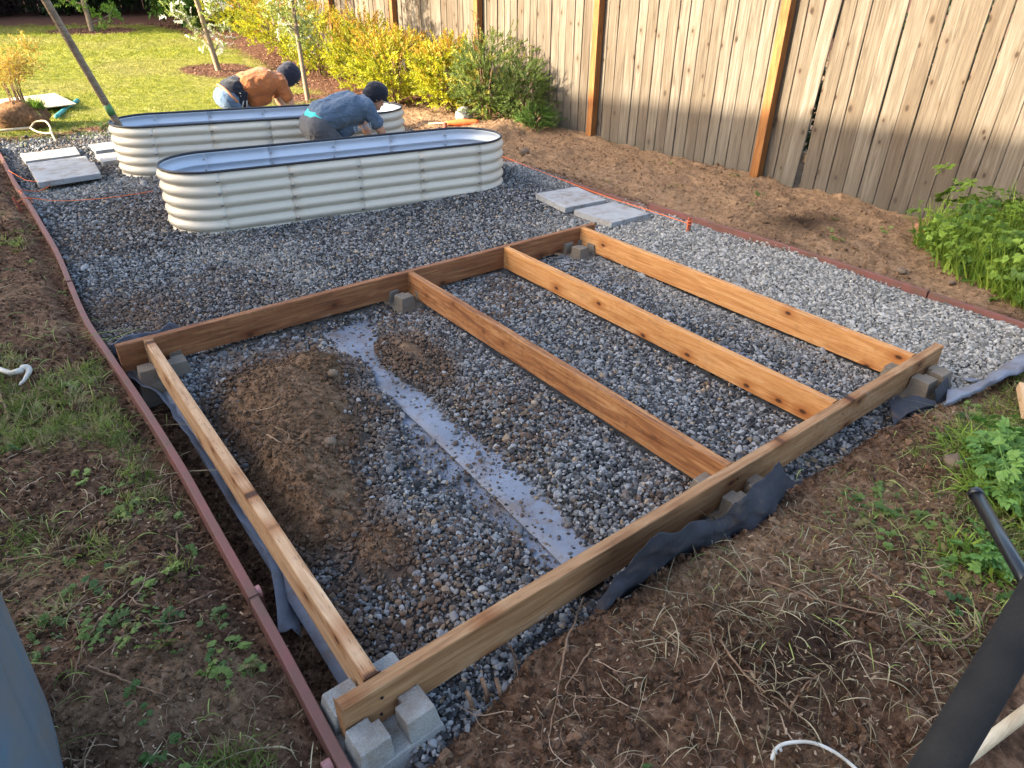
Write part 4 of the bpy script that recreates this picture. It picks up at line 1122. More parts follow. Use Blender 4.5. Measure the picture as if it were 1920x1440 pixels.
shrub('neighbour_shrub', 7.25, 2.35, (.55, .8, .6), .6, 460, BROAD, HC, 'dark green shrub glimpsed through the gap behind the fence boards', 'shrub', None, 95, 1.6, .2, 6)
def back_fence():
    f = empty('back_fence', (0, 24.2, 0), 'dark shaded plank fence behind the shrubs at the back of the lawn', 'fence')
    m = board_mesh(77, .3, 2.4); 
    for i in range(60):
        o = bpy.data.objects.new('board', m); COL.objects.link(o); o.parent = f; o.location = (-10+i*.303, 0, .4); o.rotation_euler = (0, 0, PI/2)
back_fence()
# unseen conifers added west of the lawn to shade the back of the garden
def shade_conifer(x, y, h, r, label, seed):
    z0 = gz(x, y); root = empty('shade_conifer', (x, y, z0), label, 'tree', 'unseen conifers added to shade the back of the garden')
    mb = MB(); mb.tube([(0, 0, -.2), (0, 0, h*.5), (0, 0, h)], [.22, .14, .03], 8); mb.build('trunk', M['bark'], root, True, world=False)
    rr = np.random.default_rng(seed); n = 2200
    t = rr.random(n)**.7; z = h*(.12+.88*(1-t)); R_ = r*t*rr.uniform(.35, 1, n); a = rr.random(n)*2*PI
    P = np.stack([np.cos(a)*R_, np.sin(a)*R_, z], 1); D = np.stack([np.cos(a), np.sin(a), -.1+0*a], 1)
    scatter('crown', BROAD, P, dir_rot(D, .3, rr), rr.uniform(2.5, 4.2, n), lerp_col((.012, .028, .01), (.04, .065, .02), rr.random(n)), root, world=False)
shade_conifer(-6.5, 22.5, 9, 2.2, 'unseen tall evergreen added for shade beyond the house corner', 5)
shade_conifer(-3.2, 25.6, 10, 2.3, 'unseen tall evergreen added for shade behind the back fence', 6)
shade_conifer(-9.5, 24.5, 9, 2.2, 'unseen tall evergreen added for shade near the house gable', 7)

# weeds by the fence foot, right
def weed_clump(x, y, r, h, n, label, seed, ng=150, col=((.06, .13, .015), (.22, .34, .035))):
    z0 = gz(x, y); root = empty('weed_clump', (x, y, z0), label, 'weeds', 'leafy weed clumps')
    rr = np.random.default_rng(seed); P, d = crown_points(n, (r*1.1, r*1.1, h*.85), h*.32, .1, 0, seed, 12)
    P[:, 2] = np.abs(P[:, 2]); P[:, 2] += rr.exponential(.05, len(P))
    scatter('foliage', WEED, P, dir_rot(d*np.array([.6, .6, .3])+np.array([0, 0, .7]), .3, rr), rr.uniform(.3, 1.35, len(P))**1.3, lerp_col(col[0], col[1], rr.random(len(P))), root, world=False)
    a = rr.random(ng)*2*PI; q = rr.random(ng)**.5*r
    scatter('grass', CLUMPS, np.stack([np.cos(a)*q, np.sin(a)*q, np.zeros(ng)], 1), np.stack([rr.normal(0, .25, ng), rr.normal(0, .25, ng), a], 1),
            np.stack([np.full(ng, 2.5), np.full(ng, 2.5), rr.uniform(2.5, 9.0, ng)*h/.35], 1), lerp_col((.10, .2, .02), (.3, .4, .06), rr.random(ng)), root, world=False)
weed_clump(5.30, .62, .34, .30, 300, 'leafy green weeds against the fence beside the clay brick', 1)
weed_clump(4.95, .30, .36, .27, 280, 'bushy green weeds leaning over the bare soil by the fence', 2)
weed_clump(4.72, -.02, .28, .28, 220, 'bright green weeds creeping toward the red edging', 3)
weed_clump(5.4, .1, .4, .40, 300, 'tall green weeds filling the corner by the fence', 4)
mb = MB(); mb.box((0, 0, .03), (.20, .10, .065)); o = mb.build('brick', M['brick'], None, world=False, loc=(5.44, 1.07, .0)); o.rotation_euler = (.05, .06, .5); bevel(o, .006); tag(o, 'orange clay brick lying at the fence foot by the weeds', 'brick')

for u, v, r, h, n, lab, sd_ in ((1895, 930, .13, .10, 60, 'pulled green grass and leaves beyond the thin black rod', 21), (1870, 870, .12, .09, 50, 'low green weeds on the bank near the lumber offcut', 22),
                             (1830, 1055, .05, .05, 14, 'single lobed green plant beside the thin black rod', 23)):
    p = at(u, v, .05); weed_clump(p[0], p[1], r, h, n, lab, sd_, ng=int(n*.8), col=((.07, .17, .03), (.2, .36, .08)))
# uprooted shrub with root ball
def uprooted():
    x, y = .14, 9.85; z0 = gz(x, y); root = empty('uprooted_shrub', (x, y, z0), 'uprooted shrub with bare stems and golden leaves on its root ball', 'shrub')
    mb = MB(); V, F = ICO[3]; V = np.array(V); nn = fbm(V[:, 0]*2.5+5, V[:, 1]*2.5+V[:, 2]*2, 71)
    V = V*(.62+.7*nn)[:, None]*np.array([.31, .28, .20])+np.array([.10, 0, .12]); mb.add(V, F)
    o = mb.build('root_ball', plain('root_ball_soil', (.22, .12, .062), .95, .1, .7, 34, 1.0), root, True, world=False)
    mb = MB(); ra = random.Random(4); tips = []
    for i in range(20):
        a = ra.uniform(0, 6.3); e = ra.uniform(.1, .46); hh = ra.uniform(.35, .75)
        tip = np.array([.06+math.cos(a)*e, math.sin(a)*e*.8, .25+hh])
        Q = catmull([(.08+math.cos(a)*.09, math.sin(a)*.09, .18), (.06+math.cos(a)*e*.3, math.sin(a)*e*.25, .28+hh*.45), tip], 5); mb.tube(Q, [.0058*(1-.07*q) for q in range(len(Q))], 5)
        tips += [Q[-1], Q[-2], Q[-3], Q[-4], Q[-2]]
    mb.build('stem', M['twig'], root, True, world=False)
    rr = np.random.default_rng(3); tips = np.array(tips); k = rr.integers(0, len(tips), 260); P = tips[k]+rr.normal(0, .06, (260, 3))
    D = rr.normal(0, .6, (260, 3))+np.array([0, 0, .7]); scatter('foliage', SPRIG, P, dir_rot(D, .2, rr), rr.uniform(.6, 1.0, 260), lerp_col((.38, .30, .04), (.55, .36, .08), rr.random(260)), root, world=False)
    a = rr.random(40)*2*PI
    scatter('grass', CLUMPS, np.stack([.24+.12*np.cos(a)*rr.random(40), .12*np.sin(a), .24+0*a], 1), np.stack([rr.normal(0, .3, 40), rr.normal(0, .3, 40), a], 1), rr.uniform(1.2, 2.2, 40), lerp_col((.1, .22, .02), (.25, .36, .05), rr.random(40)), root, world=False)
uprooted()
mb = MB(); mb.box((0, 0, 0), (1.25, 1.0, .012)); o = mb.build('plywood_sheet', M['ply'], None, world=False, loc=(.25, 11.05, gz(.25, 11.05)+.06)); o.rotation_euler = (.03, -.02, .12); tag(o, 'pale plywood sheet lying on the lawn behind the uprooted shrub', 'plywood')
mb = MB(); mb.tube(catmull([at(105, 219, .06), at(125, 203, .07), at(146, 188, .09)], 4), .028, 8); o = mb.build('teal_pipe', M['teal'], None, True); tag(o, 'short teal pipe lying along the edge of the plywood sheet', 'pipe')

# ------------------------------------------------------------------ long tools and small things
q0 = np.array([.80, 6.90, .485]); q1 = aty(85, 0, 6.9)
d = (q1-q0)/np.linalg.norm(q1-q0)
L0 = (q0[2]-.0)/d[2]
rootp = empty('tree_stake_pole', tuple(q0-d*L0), 'long grey-brown wooden pole leaning out of the raised bed by the lawn', 'pole')
Q = [q0-d*L0+d*s for s in np.linspace(0, L0+np.linalg.norm(q1-q0)+.5, 14)]
mb = MB(); mb.tube(Q, .034, 12); mb.build('shaft', M['pole'], rootp, True)
mb = MB(); a0 = q0+d*.05; mb.tube([a0, a0+d*.10], .0355, 12); mb.build('green_band', M['tape'], rootp, True)

# forked hand tool near the uprooted shrub
def hook_tool():
    c = at(60, 245, .05); root = empty('garden_fork', (c[0], c[1], 0), 'old garden fork with pale bent tines lying by the uprooted shrub', 'garden fork')
    mb = MB(); mb.tube([at(-60, 247, .06), at(0, 245, .06), at(57, 240, .07)], .017, 8); mb.build('handle', M['handle'], root, True)
    for pts in ([(57, 240, .07), (66, 229, .12), (84, 227, .14), (93, 236, .12), (97, 250, .07), (105, 265, .02)], [(57, 240, .07), (70, 247, .06), (86, 250, .05), (97, 249, .07)]):
        mb = MB(); mb.tube(catmull([at(*p) for p in pts], 5), .011, 7); mb.build('tine', M['handle'], root, True)
hook_tool()
def mattock():
    c = at(25, 700, .05); root = empty('hand_pick', (c[0], c[1], .03), 'pale metal hand pick head lying on the grass', 'hand tool')
    mb = MB(); mb.tube(catmull([at(-30, 680, .05), at(0, 693, .06), at(22, 700, .06)], 4), [.013]*9, 8); mb.build('shank', M['white_metal'], root, True)
    mb = MB(); mb.tube(catmull([at(38, 690, .075), at(52, 690, .07), at(54, 698, .06), at(46, 712, .05), at(36, 722, .035)], 4), [.010, .016, .018, .018, .017, .016, .015, .014, .013, .012, .011, .010, .009, .008, .007, .006, .004], 8); mb.build('blade', M['white_metal'], root, True)
    mb = MB(); mb.tube([at(20, 700, .06), at(44, 693, .07)], [.013, .017], 8); mb.build('socket', M['white_metal'], root, True)
mattock()
# blue-grey tub at the near left
def tub():
    root = empty('wheelbarrow_tub', (-.99, .36, 0), 'scuffed blue-grey plastic tub edge standing on the weeds', 'tub')
    R_ = .34; H = .62
    V = []; F = []; n = 240; prof = [(.80, 0), (.86, .02), (.90, .10), (.97, .40), (1.0, .54), (1.015, .56), (1.05, .575), (1.055, .60), (1.03, .615), (.985, .60), (.96, .50), (.86, .08), (.6, .03), (.0, .03)]
    for q, z in prof:
        for i in range(n):
            a = 2*PI*i/n; ca, sa = math.cos(a), math.sin(a)
            k = (abs(ca)**3.2+abs(sa)**3.2)**(-1/3.2)
            gv = 1-.045*sum(math.exp(-((((a-g0+PI) % (2*PI))-PI)/.028)**2) for g0 in (-.42, .0, -.9, -1.4, -2.0, .5, 1.2, 2.0, 2.8))*(.09 < z < .53)
            V.append((ca*k*R_*q*.92*gv, sa*k*R_*q*1.15*gv, z*1.2))
    for r in range(len(prof)-1):
        for i in range(n): F.append((r*n+i, r*n+(i+1) % n, (r+1)*n+(i+1) % n, (r+1)*n+i))
    o = obj('shell', mesh_data('shell', V, F, M['tub'], True), root)
    o = [None]
tub()
# black padded handle, thin black rod, rake in the near right
def grip():
    a = at(1700, 1470, .55); b_ = at(1960, 1090, .75)
    a = CAM+ray(1735, 1475)*1.02; b_ = CAM+ray(1975, 1075)*1.10
    root = empty('cart_handle', (a[0], a[1], 0), 'black foam-padded cart handle reaching over the weeds', 'handle')
    mb = MB(); Q = [a+(b_-a)*t for t in np.linspace(-.35, 1.1, 10)]; mb.tube(Q, .031, 18); mb.build('foam_grip', M['foam'], root, True)
    c = CAM+ray(1915, 1075)*1.28; e = CAM+ray(1832, 930)*1.45
    mb = MB(); mb.tube([c-(e-c)*.25, c, e], .0135, 12); mb.build('rod', M['black_metal'], root, True)
    f = e+(e-c)*.01; mb = MB(); mb.tube([e, e+(e-c)/np.linalg.norm(e-c)*.012], .0155, 12); mb.build('end_cap', M['black_metal'], root, True)
    # the frame that carries the handle, outside the picture
    g = a+(b_-a)*1.1; mb = MB(); mb.tube(catmull([g, g+np.array([.10, -.08, .0]), g+np.array([.35, -.25, -.1]), np.array([g[0]+.45, g[1]-.3, .0])], 5), .016, 10); mb.build('leg', M['black_metal'], root, True)
    mb = MB(); mb.tube([c-(e-c)*.25, a+(b_-a)*1.05], .0125, 10); mb.build('bracket', M['black_metal'], root, True)
grip()
def rake():
    h0 = at(1778, 1446, .10); h1 = at(1990, 1285, .16); hb = at(1650, 1560, .08)
    root = empty('garden_rake', (h0[0], h0[1], 0), 'bow rake with pale wooden handle and worn white metal head in the weeds', 'rake')
    mb = MB(); mb.tube([hb, h0, h1, h1+(h1-h0)*1.2], .0165, 12); mb.build('handle', M['handle'], root, True)
    P = [at(1447, 1425, .035), at(1452, 1408, .05), at(1470, 1395, .06), at(1510, 1391, .065), at(1545, 1400, .065), at(1585, 1425, .06), at(1630, 1470, .06), at(1660, 1540, .07)]
    mb = MB(); mb.tube(catmull(P, 6), .0048, 8); mb.build('bow', M['white_metal'], root, True)
    for pts in ([(1452, 1408, .05), (1462, 1420, .03), (1478, 1436, .02)], [(1462, 1402, .055), (1470, 1420, .03), (1490, 1450, .02)]):
        mb = MB(); mb.tube(catmull([at(*p) for p in pts], 4), [.005, .005, .0048, .0045, .0042, .004, .0038, .0034, .003], 7); mb.build('tine', M['white_metal'], root, True)
rake()
mb = MB(); mb.box((0, 0, 0), (.30, .09, .04)); o = mb.build('lumber_offcut', M['scrap'], None, world=False, loc=(3.15, -.50, .085)); o.rotation_euler = (.05, 0, .42); bevel(o, .002); tag(o, 'fresh pale lumber offcut lying on the grass by the fabric strip', 'lumber')
mb = MB(); mb.tube([(0, 0, 0), (0, 0, .12)], .033, 18); mb.tube([(0, 0, .12), (0, 0, .135)], .030, 18); p = at(1930, 712, .06); o = mb.build('can', M['purple'], None, world=False, loc=(p[0]+.03, p[1], .09)); o.rotation_euler = (PI/2, 0, .4); tag(o, 'purple can lying beside the lumber offcut', 'can')
# concrete lump, string reel on a stick
mb = MB(); mb.ico((0, 0, .09), .17, 2, (.75, .7, .75)); o = mb.build('concrete_lump', M['concrete'], None, world=False, loc=(5.0, 6.98, 0)); tag(o, 'pale concrete lump at the foot of the golden shrubs', 'concrete lump')
root = empty('string_reel', (4.7, 6.8, .03), 'orange string reel wound on a wooden stick by the concrete lump', 'string reel')
pA, pB = at(803, 232, .06), at(918, 228, .08)
mb = MB(); mb.tube([pA, pB], .011, 8); mb.build('stick', M['handle'], root, True)
mb = MB(); Q = [pA+(pB-pA)*(.28+.55*t) for t in np.linspace(0, 1, 12)]
mb.tube(Q, [.02+.024*math.sin(PI*t)*(1+.15*math.sin(i*2.2)) for i, t in enumerate(np.linspace(0.05, .95, 12))], 12); mb.build('string', M['string'], root, True)
mb = MB(); mb.box((4.42, 6.55, .05), (.04, .04, .16)); o = mb.build('stake', M['stake'], None, True); tag(o, 'short brown stake beside the string reel', 'stake')
for i, (u, v, s) in enumerate(((983, 285, .07), (1733, 432, .0), (933, 790, .028), (995, 765, .025), (620, 828, .028), (565, 650, .035), (1690, 508, .04), (1785, 530, .025), (1790, 868, .05), (985, 860, .02), (830, 955, .02), (625, 700, .03))):
    if s == 0: continue
    p = at(u, v, .0); z = gz(p[0], p[1])
    p = at(u, v, z+s*.2); V, F = ICO[2]; V = np.array(V)*(1+.10*np.random.default_rng(i).normal(size=(42, 1)))*np.array([1, .8, .65])*s
    o = obj('rock', mesh_data('rock', V, F, M['rock'], True), None, (p[0], p[1], p[2]), (0, 0, i*1.3))
    tag(o, ['round tan cobble on the sunlit edge of the bare soil', '', 'brown pebble on the gravel ridge beside the lapped fabric', 'dark brown pebble on gravel near the reddish joist', 'tan pebble half sunk in the soil heap slope', 'tan pebble at the top of the soil heap', 'tan stone on bare soil by the red edging', 'small stone on bare soil near the weeds', 'grey-brown rock on the dark soil bank by the front rim', 'small pebble on the fabric lap', 'orange-brown pebble on the gravel mound', 'tan pebble on the crest of the soil heap'][i], 'stone', 'loose stones lying about the beds')

# ------------------------------------------------------------------ sticks and roots lying on the soil
def stick(uv, r, label, mat='twig', lift=.006, nubs=4, seed=0, z=None, tip=None, name='stick', group='sticks and roots lying on the soil', cat='stick'):
    ra = random.Random(seed); P = []
    for i, q in enumerate(uv):
        u, v = q[0], q[1]; extra = q[2] if len(q) > 2 else 0
        p = at(u, v, .04+extra)
        for _ in range(3): p = at(u, v, gz(p[0], p[1])+lift+r+extra)
        P.append(p)
    Q = catmull(P, 6); n = len(Q)
    for i in range(1, n-1): Q[i] = Q[i]+np.array([ra.uniform(-1, 1), ra.uniform(-1, 1), ra.uniform(-.3, .8)])*r*.8
    mb = MB(); mb.tube(Q, [r*(1-.6*i/(n-1)) for i in range(n)], 6)
    for k in range(nubs):
        i = ra.randrange(2, n-2); a = ra.uniform(0, 6.3); L = ra.uniform(.02, .07)
        e = Q[i]+np.array([math.cos(a)*L, math.sin(a)*L, ra.uniform(0, .03)]); mb.tube([Q[i], (Q[i]+e)/2+np.array([0, 0, .006]), e], [r*.5, r*.4, r*.2], 5)
    o = mb.build(name, M[mat], None, True); return tag(o, label, cat, group)
ST = [([(5, 1050), (60, 1045), (130, 1030), (228, 1002)], .0045, 'straight brown stick at the edge of the mown grass strip beside the trench'),
      ([(333, 996), (330, 1040), (305, 1070), (240, 1110), (190, 1160), (150, 1225), (135, 1290)], .0045, 'long curved brown vine running from the edging across the weeds'),
      ([(408, 1107), (360, 1128), (300, 1160), (240, 1190), (165, 1250), (120, 1310)], .0035, 'thin straight twig crossing the long curved vine'),
      ([(165, 1248), (230, 1275), (290, 1300), (323, 1326)], .004, 'pale bumpy twig on bare dark soil near the tub'),
      ([(340, 1365), (368, 1395), (385, 1425)], .003, 'short grey twig on dark soil beside the near edging'),
      ([(1480, 1330), (1530, 1270), (1560, 1340)], .0035, 'short forked twig by the rake head'),
      ([(1350, 1200), (1400, 1270), (1470, 1320), (1530, 1370)], .004, 'bent tan twig slanting down toward the rake'),
      ([(1330, 1180), (1350, 1260), (1380, 1370)], .003, 'thin straight stem lying across the straw'),
      ([(1630, 1072), (1680, 1110), (1740, 1150), (1800, 1190)], .005, 'stout brown stick on the soil above the dark hollow'),
      ([(1440, 1090), (1520, 1120), (1640, 1150), (1760, 1180), (1850, 1195)], .004, 'long thin stick lying past the stout brown stick'),
      ([(1740, 1200), (1810, 1195), (1850, 1140), (1872, 1105)], .005, 'angled twig near the black handle'),
      ([(1095, 1120, .02), (1065, 1200, .03), (1050, 1270, .01), (1030, 1380)], .004, 'bumpy tan twig standing off the bank by the front rim'),
      ([(1110, 1215), (1080, 1260), (1065, 1300), (1145, 1310)], .003, 'crooked twig on the bank below the front rim'),
      ([(935, 1190, .05), (960, 1220, .03), (972, 1280)], .004, 'short upright root stub at the bank edge under the rim'),
      ([(1437, 935, .06), (1447, 985, .02), (1480, 1050)], .003, 'thin reddish stem sticking up beside the black fabric flap'),
      ([(1415, 620), (1500, 650), (1570, 690), (1612, 725)], .0045, 'reddish twig lying on the gravel between the two orange joists'),
      ([(2, 735), (8, 765), (16, 785), (0, 805)], .008, 'thick crooked root on the grass below the hand pick')]
for i, (uv, r, lab) in enumerate(ST): stick(uv, r, lab, seed=i, nubs=4 if r < .005 else 2)
for i, (uv, lab) in enumerate((([(480, 1010), (520, 1055), (505, 1085)], 'pale root dangling in the trench near the joist end'), ([(320, 900), (325, 940), (360, 990)], 'pale root hugging the trench wall beside the edging'),
                               ([(500, 815), (530, 830), (542, 814), (515, 800)], 'looped pale root on the slope of the soil heap'), ([(480, 772), (505, 765), (530, 755)], 'short pale root across the soil heap'))):
    stick(uv, .003, lab, 'root', seed=50+i, nubs=1, name='root', cat='root')
for i, (u, v, lab) in enumerate(((882, 1325, 'cut root stub standing on the bank beside the pier block'), (910, 1305, 'thicker cut root stub standing by the gravel gap'), (937, 1310, 'short pale cut root stub beside the thicker one'))):
    p = at(u, v, -.02); mb = MB(); mb.tube([p+np.array([-.0, -.02, -.04]), p+np.array([.004, 0, .02]), p+np.array([-.003, .012, .06+.01*i])], [.008, .0075, .0065], 8); o = mb.build('root_stub', M['twig'], None, True); tag(o, lab, 'root', 'cut root stubs on the bank')

# ------------------------------------------------------------------ soil crumbs, chips, grass, weeds
def near_pts(n_per, x0, x1, y0, y1): return jitter_grid(x0, x1, y0, y1, 1/math.sqrt(n_per))
def soilish(x, y):
    g = zones(x, y); return g
def scatter_soil():
    X, Y = [], []
    for a in ((5200, -1.1, 4.4, -1.05, .0), (3800, -1.0, -.1, 0, 3.0), (6000, -.15, 1.0, 0, 2.5), (1100, 4.1, 5.76, -.6, 5.9), (1400, -1.6, -.1, 3.0, 9.0), (1200, 3.9, 5.7, 5.9, 8.4)):
        x, y = near_pts(*a); X.append(x); Y.append(y)
    x = np.concatenate(X); y = np.concatenate(Y); z = zones(x, y)
    k = (z[0] < .4) & (z[1] < .5) & frame_clear(x, y) & (rng.random(len(x)) < .45+.55*sst(.35, .6, fbm(x*6, y*6, 81)))
    x, y = x[k], y[k]; dry = z[4][k]; dk = z[3][k]; n = len(x)
    s = np.exp(rng.normal(np.log(.0088), .55, n)); s = np.minimum(s, .04)
    c = lerp_col((.045, .025, .015), (.18, .108, .068), rng.random(n)**1.4)
    c = c*(1-dry[:, None]*.8)+lerp_col((.13, .082, .048), (.33, .215, .13), rng.random(n))*dry[:, None]*.8
    c = c*(1-.7*dk[:, None])
    P = np.stack([x, y, ground_h(x, y)+s*.2], 1)
    fx, fy = near_pts(5200, .35, 1.3, .05, 2.35); q = (ground_h(fx, fy) < -.045) & (rng.random(len(fx)) < .75*sst(.46, .62, fbm(fx*5, fy*5, 84))+.06); fx, fy = fx[q], fy[q]; m = len(fx)
    fs = np.exp(rng.normal(np.log(.006), .5, m)); P = np.concatenate([P, np.stack([fx, fy, np.full(m, -.043)], 1)]); s = np.concatenate([s, fs]); c = np.concatenate([c, lerp_col((.05, .035, .025), (.16, .12, .09), rng.random(m))]); n += m
    scatter('soil_crumbs', CLODS, P, randrot(n), s, c, label='loose crumbs of brown soil over the bare ground', cat='soil')
scatter_soil()
def grassmask(x, y):
    """how grassy the ground is, 0..1"""
    left = sst(-.22, -.30, x)*sst(-.35, .2, y+.25*(fbm(x*3, y*3, 90)-.5))*sst(9.3, 8.6, y)
    g = fbm(x*2.3, y*2.3, 91)
    m = left*sst(.46, .60, g+.13*gauss(x, y, -.55, 2.1, .5, .75)-.10*sst(.9, .2, y)-.2*sst(2.6, 3.0, y)*sst(5.6, 5, y)-.05)
    fr = sst(-.28, -.45, y)*sst(1.3, 2.3, x+.6*(g-.5))
    m = np.maximum(m, fr*sst(.48, .62, g+.10*sst(2.0, 3.0, x))*.8)
    m = np.maximum(m, sst(9.0, 9.25, y+.4*(g-.5))*sst(9.9, 9.5, y)*.8)
    return m
def scatter_grass():
    X, Y = [], []
    for a in ((2600, -1.1, -.2, -.4, 3.4), (900, -1.6, -.2, 3.4, 9.3), (2400, 1.2, 4.4, -1.05, -.25), (500, -.4, 4.3, 8.8, 9.8)):
        x, y = near_pts(*a); X.append(x); Y.append(y)
    x = np.concatenate(X); y = np.concatenate(Y)
    m = grassmask(x, y); k = rng.random(len(x)) < m*.6; x, y = x[k], y[k]; n = len(x)
    t = rng.random(n); c = lerp_col((.06, .105, .015), (.24, .29, .07), t); d = rng.random(n) < .28; c[d] = lerp_col((.20, .165, .075), (.33, .28, .15), rng.random(d.sum()))
    rot = rng.normal(0, .55, (n, 3)); rot[:, 2] = rng.random(n)*6.3
    s = rng.uniform(.5, 1.15, n)
    scatter('grass', CLUMPS, np.stack([x, y, ground_h(x, y)], 1), rot, np.stack([s*1.1, s*1.1, s*.8], 1), c, label='patchy rough grass on the ground outside the edging', cat='grass')
    # cut, lying blades and straw
    X, Y = [], []
    for a in ((1700, -1.1, -.17, -.6, 3.2), (2300, .3, 4.4, -1.05, -.2), (250, -1.5, -.2, 3.2, 8.5)):
        x, y = near_pts(*a); X.append(x); Y.append(y)
    x = np.concatenate(X); y = np.concatenate(Y)
    w = np.where(x < 0, .16+.55*sst(.42, .6, fbm(x*2.3, y*2.3, 91)), .08+.7*sst(.40, .6, fbm(x*2.6+7, y*2.6, 95))*sst(.3, 1.2, x))
    tf = at(1370, 1150, .04); w = w+.7*gauss(x, y, tf[0], tf[1], .2, .12)+.6*gauss(x, y, *at(1560, 1090, .04)[:2], .2, .12)+2.0*gauss(x, y, *at(1850, 930, .04)[:2], .3, .16)
    k = (rng.random(len(x)) < w*np.where(x < 0, .26, .26)) & (y < bank_y(x)-.01+9*(x < -.17)); x, y = x[k], y[k]; n = len(x)
    green = np.clip(sst(.9, 2.2, x+1.0*(fbm(x*2, y*2, 96)-.5))+sst(-.1, -.3, x)*.75, 0, 1)
    t = rng.random(n); dryc = lerp_col((.11, .08, .04), (.50, .43, .27), t**1.7); gc = lerp_col((.08, .13, .02), (.40, .46, .14), t**1.3)
    p = (rng.random(n) < green*.8)[:, None]; c = np.where(p, gc, dryc)
    rot = rng.normal(0, .12, (n, 3)); rot[:, 2] = rng.random(n)*6.3
    scatter('cut_grass', STRAW, np.stack([x, y, ground_h(x, y)+.004], 1), rot, rng.uniform(.45, 1.25, n), c, label='cut grass and dry straw strewn over the soil', cat='grass')
    # far lawn
    x, y = near_pts(190, -6, 5.0, 9.2, 14); x2, y2 = near_pts(90, -6, 5.0, 14, 20.5); x = np.concatenate([x, x2]); y = np.concatenate([y, y2])
    z = zones(x, y); k = rng.random(len(x)) < z[1]; x, y = x[k], y[k]; n = len(x)
    b = sst(.4, .65, fbm(x*.9, y*.9, 97)); c = lerp_col((.16, .20, .02), (.29, .295, .035), rng.random(n)); c = c*(1-.5*b[:, None])+np.array([.33, .285, .105])*.5*b[:, None]
    rot = rng.normal(0, .15, (n, 3)); rot[:, 2] = rng.random(n)*6.3; s = np.where(y > 14, 1.5, 1.05)*rng.uniform(.75, 1.2, n)
    scatter('lawn', LAWNC, np.stack([x, y, ground_h(x, y)], 1), rot, np.stack([s, s, s*.5], 1), c, label='sunlit mown lawn beyond the raised beds', cat='lawn')
scatter_grass()
def scatter_weeds():
    X, Y = [], []
    for a in ((330, -1.0, -.18, -.3, 3.2), (60, -1.4, -.2, 3.2, 9.4), (420, 1.5, 4.4, -1.05, -.3), (160, .3, 1.5, -1.0, -.3), (40, 4.3, 5.7, -.3, 4.0), (300, -.2, 1.2, 8.8, 9.6)):
        x, y = near_pts(*a); X.append(x); Y.append(y)
    x = np.concatenate(X); y = np.concatenate(Y)
    w = sst(.48, .62, fbm(x*3.1+2, y*3.1, 101))*np.where(x < 0, .22, np.where(y > 8, 1, np.where(x > 4.2, .25, sst(1.4, 2.6, x)*.9+.06)))
    w = np.maximum(w, .85*gauss(x, y, -.55, .78, .22, .2)+.8*gauss(x, y, -.27, .48, .08, .14)+.7*gauss(x, y, -.32, 1.35, .1, .2))
    k = rng.random(len(x)) < w; x, y = x[k], y[k]; n = len(x)
    c = lerp_col((.04, .095, .018), (.19, .27, .06), rng.random(n)); q = rng.random(n) < .15; c[q] = (.20, .17, .06); rot = rng.normal(0, .25, (n, 3)); rot[:, 2] = rng.random(n)*6.3
    scatter('weeds', WEED, np.stack([x, y, ground_h(x, y)], 1), rot, rng.uniform(.2, .85, n), c, label='low lobed-leaf weeds sprouting from the soil', cat='weeds')
    # chips and twiglets
    X, Y = [], []
    for a in ((1500, -1.1, -.17, -1.0, 1.6), (1500, -.1, 3.6, -1.05, -.2), (500, -1.1, -.2, 1.6, 4.5)):
        x, y = near_pts(*a); X.append(x); Y.append(y)
    x = np.concatenate(X); y = np.concatenate(Y); k = ((x < -.17) | (y < bank_y(x)-.02)) & (rng.random(len(x)) < .2+.8*sst(.4, .6, fbm(x*4, y*4, 103))); x, y = x[k], y[k]; n = len(x)
    s = rng.uniform(.006, .022, n); c = lerp_col((.06, .035, .022), (.45, .33, .22), rng.random(n)**1.6); rot = rng.normal(0, .3, (n, 3)); rot[:, 2] = rng.random(n)*6.3
    scatter('bark_chips', CHIPS, np.stack([x, y, ground_h(x, y)+.003], 1), rot, s, c, label='bark chips and bits of wood mixed into the soil', cat='bark chips')
    X, Y = [], []
    for a in ((500, -1.1, -.17, -1.0, 1.8), (600, .0, 3.9, -1.05, -.2), (60, -1.1, -.2, 1.8, 5), (60, -.12, -.02, -.1, 2.3)):
        x, y = near_pts(*a); X.append(x); Y.append(y)
    x = np.concatenate(X); y = np.concatenate(Y); k = ((x < -.02) | (y < bank_y(x)-.02)) & (rng.random(len(x)) < .7); x, y = x[k], y[k]; n = len(x)
    c = lerp_col((.10, .06, .04), (.40, .28, .19), rng.random(n)); rot = rng.normal(0, .15, (n, 3)); rot[:, 2] = rng.random(n)*6.3; s = np.where(rng.random(n) < .8, rng.uniform(.02, .08, n), rng.uniform(.08, .18, n))
    scatter('twigs', TWIGLETS, np.stack([x, y, ground_h(x, y)+.005], 1), rot, np.stack([s, s, s*.7], 1), c, label='small dry twigs and rootlets strewn over the soil', cat='twigs')
    x, y = near_pts(320, -2, 5.7, 8.2, 20); z = zones(x, y); k = (rng.random(len(x)) < z[2]*.8); x, y = x[k], y[k]; n = len(x)
    rot = rng.normal(0, .35, (n, 3)); rot[:, 2] = rng.random(n)*6.3
    scatter('mulch_chips', CHIPS, np.stack([x, y, ground_h(x, y)+.008], 1), rot, rng.uniform(.025, .06, n), lerp_col((.07, .032, .02), (.30, .17, .11), rng.random(n)), label='red-brown bark mulch round the trees and shrubs', cat='mulch')
scatter_weeds()

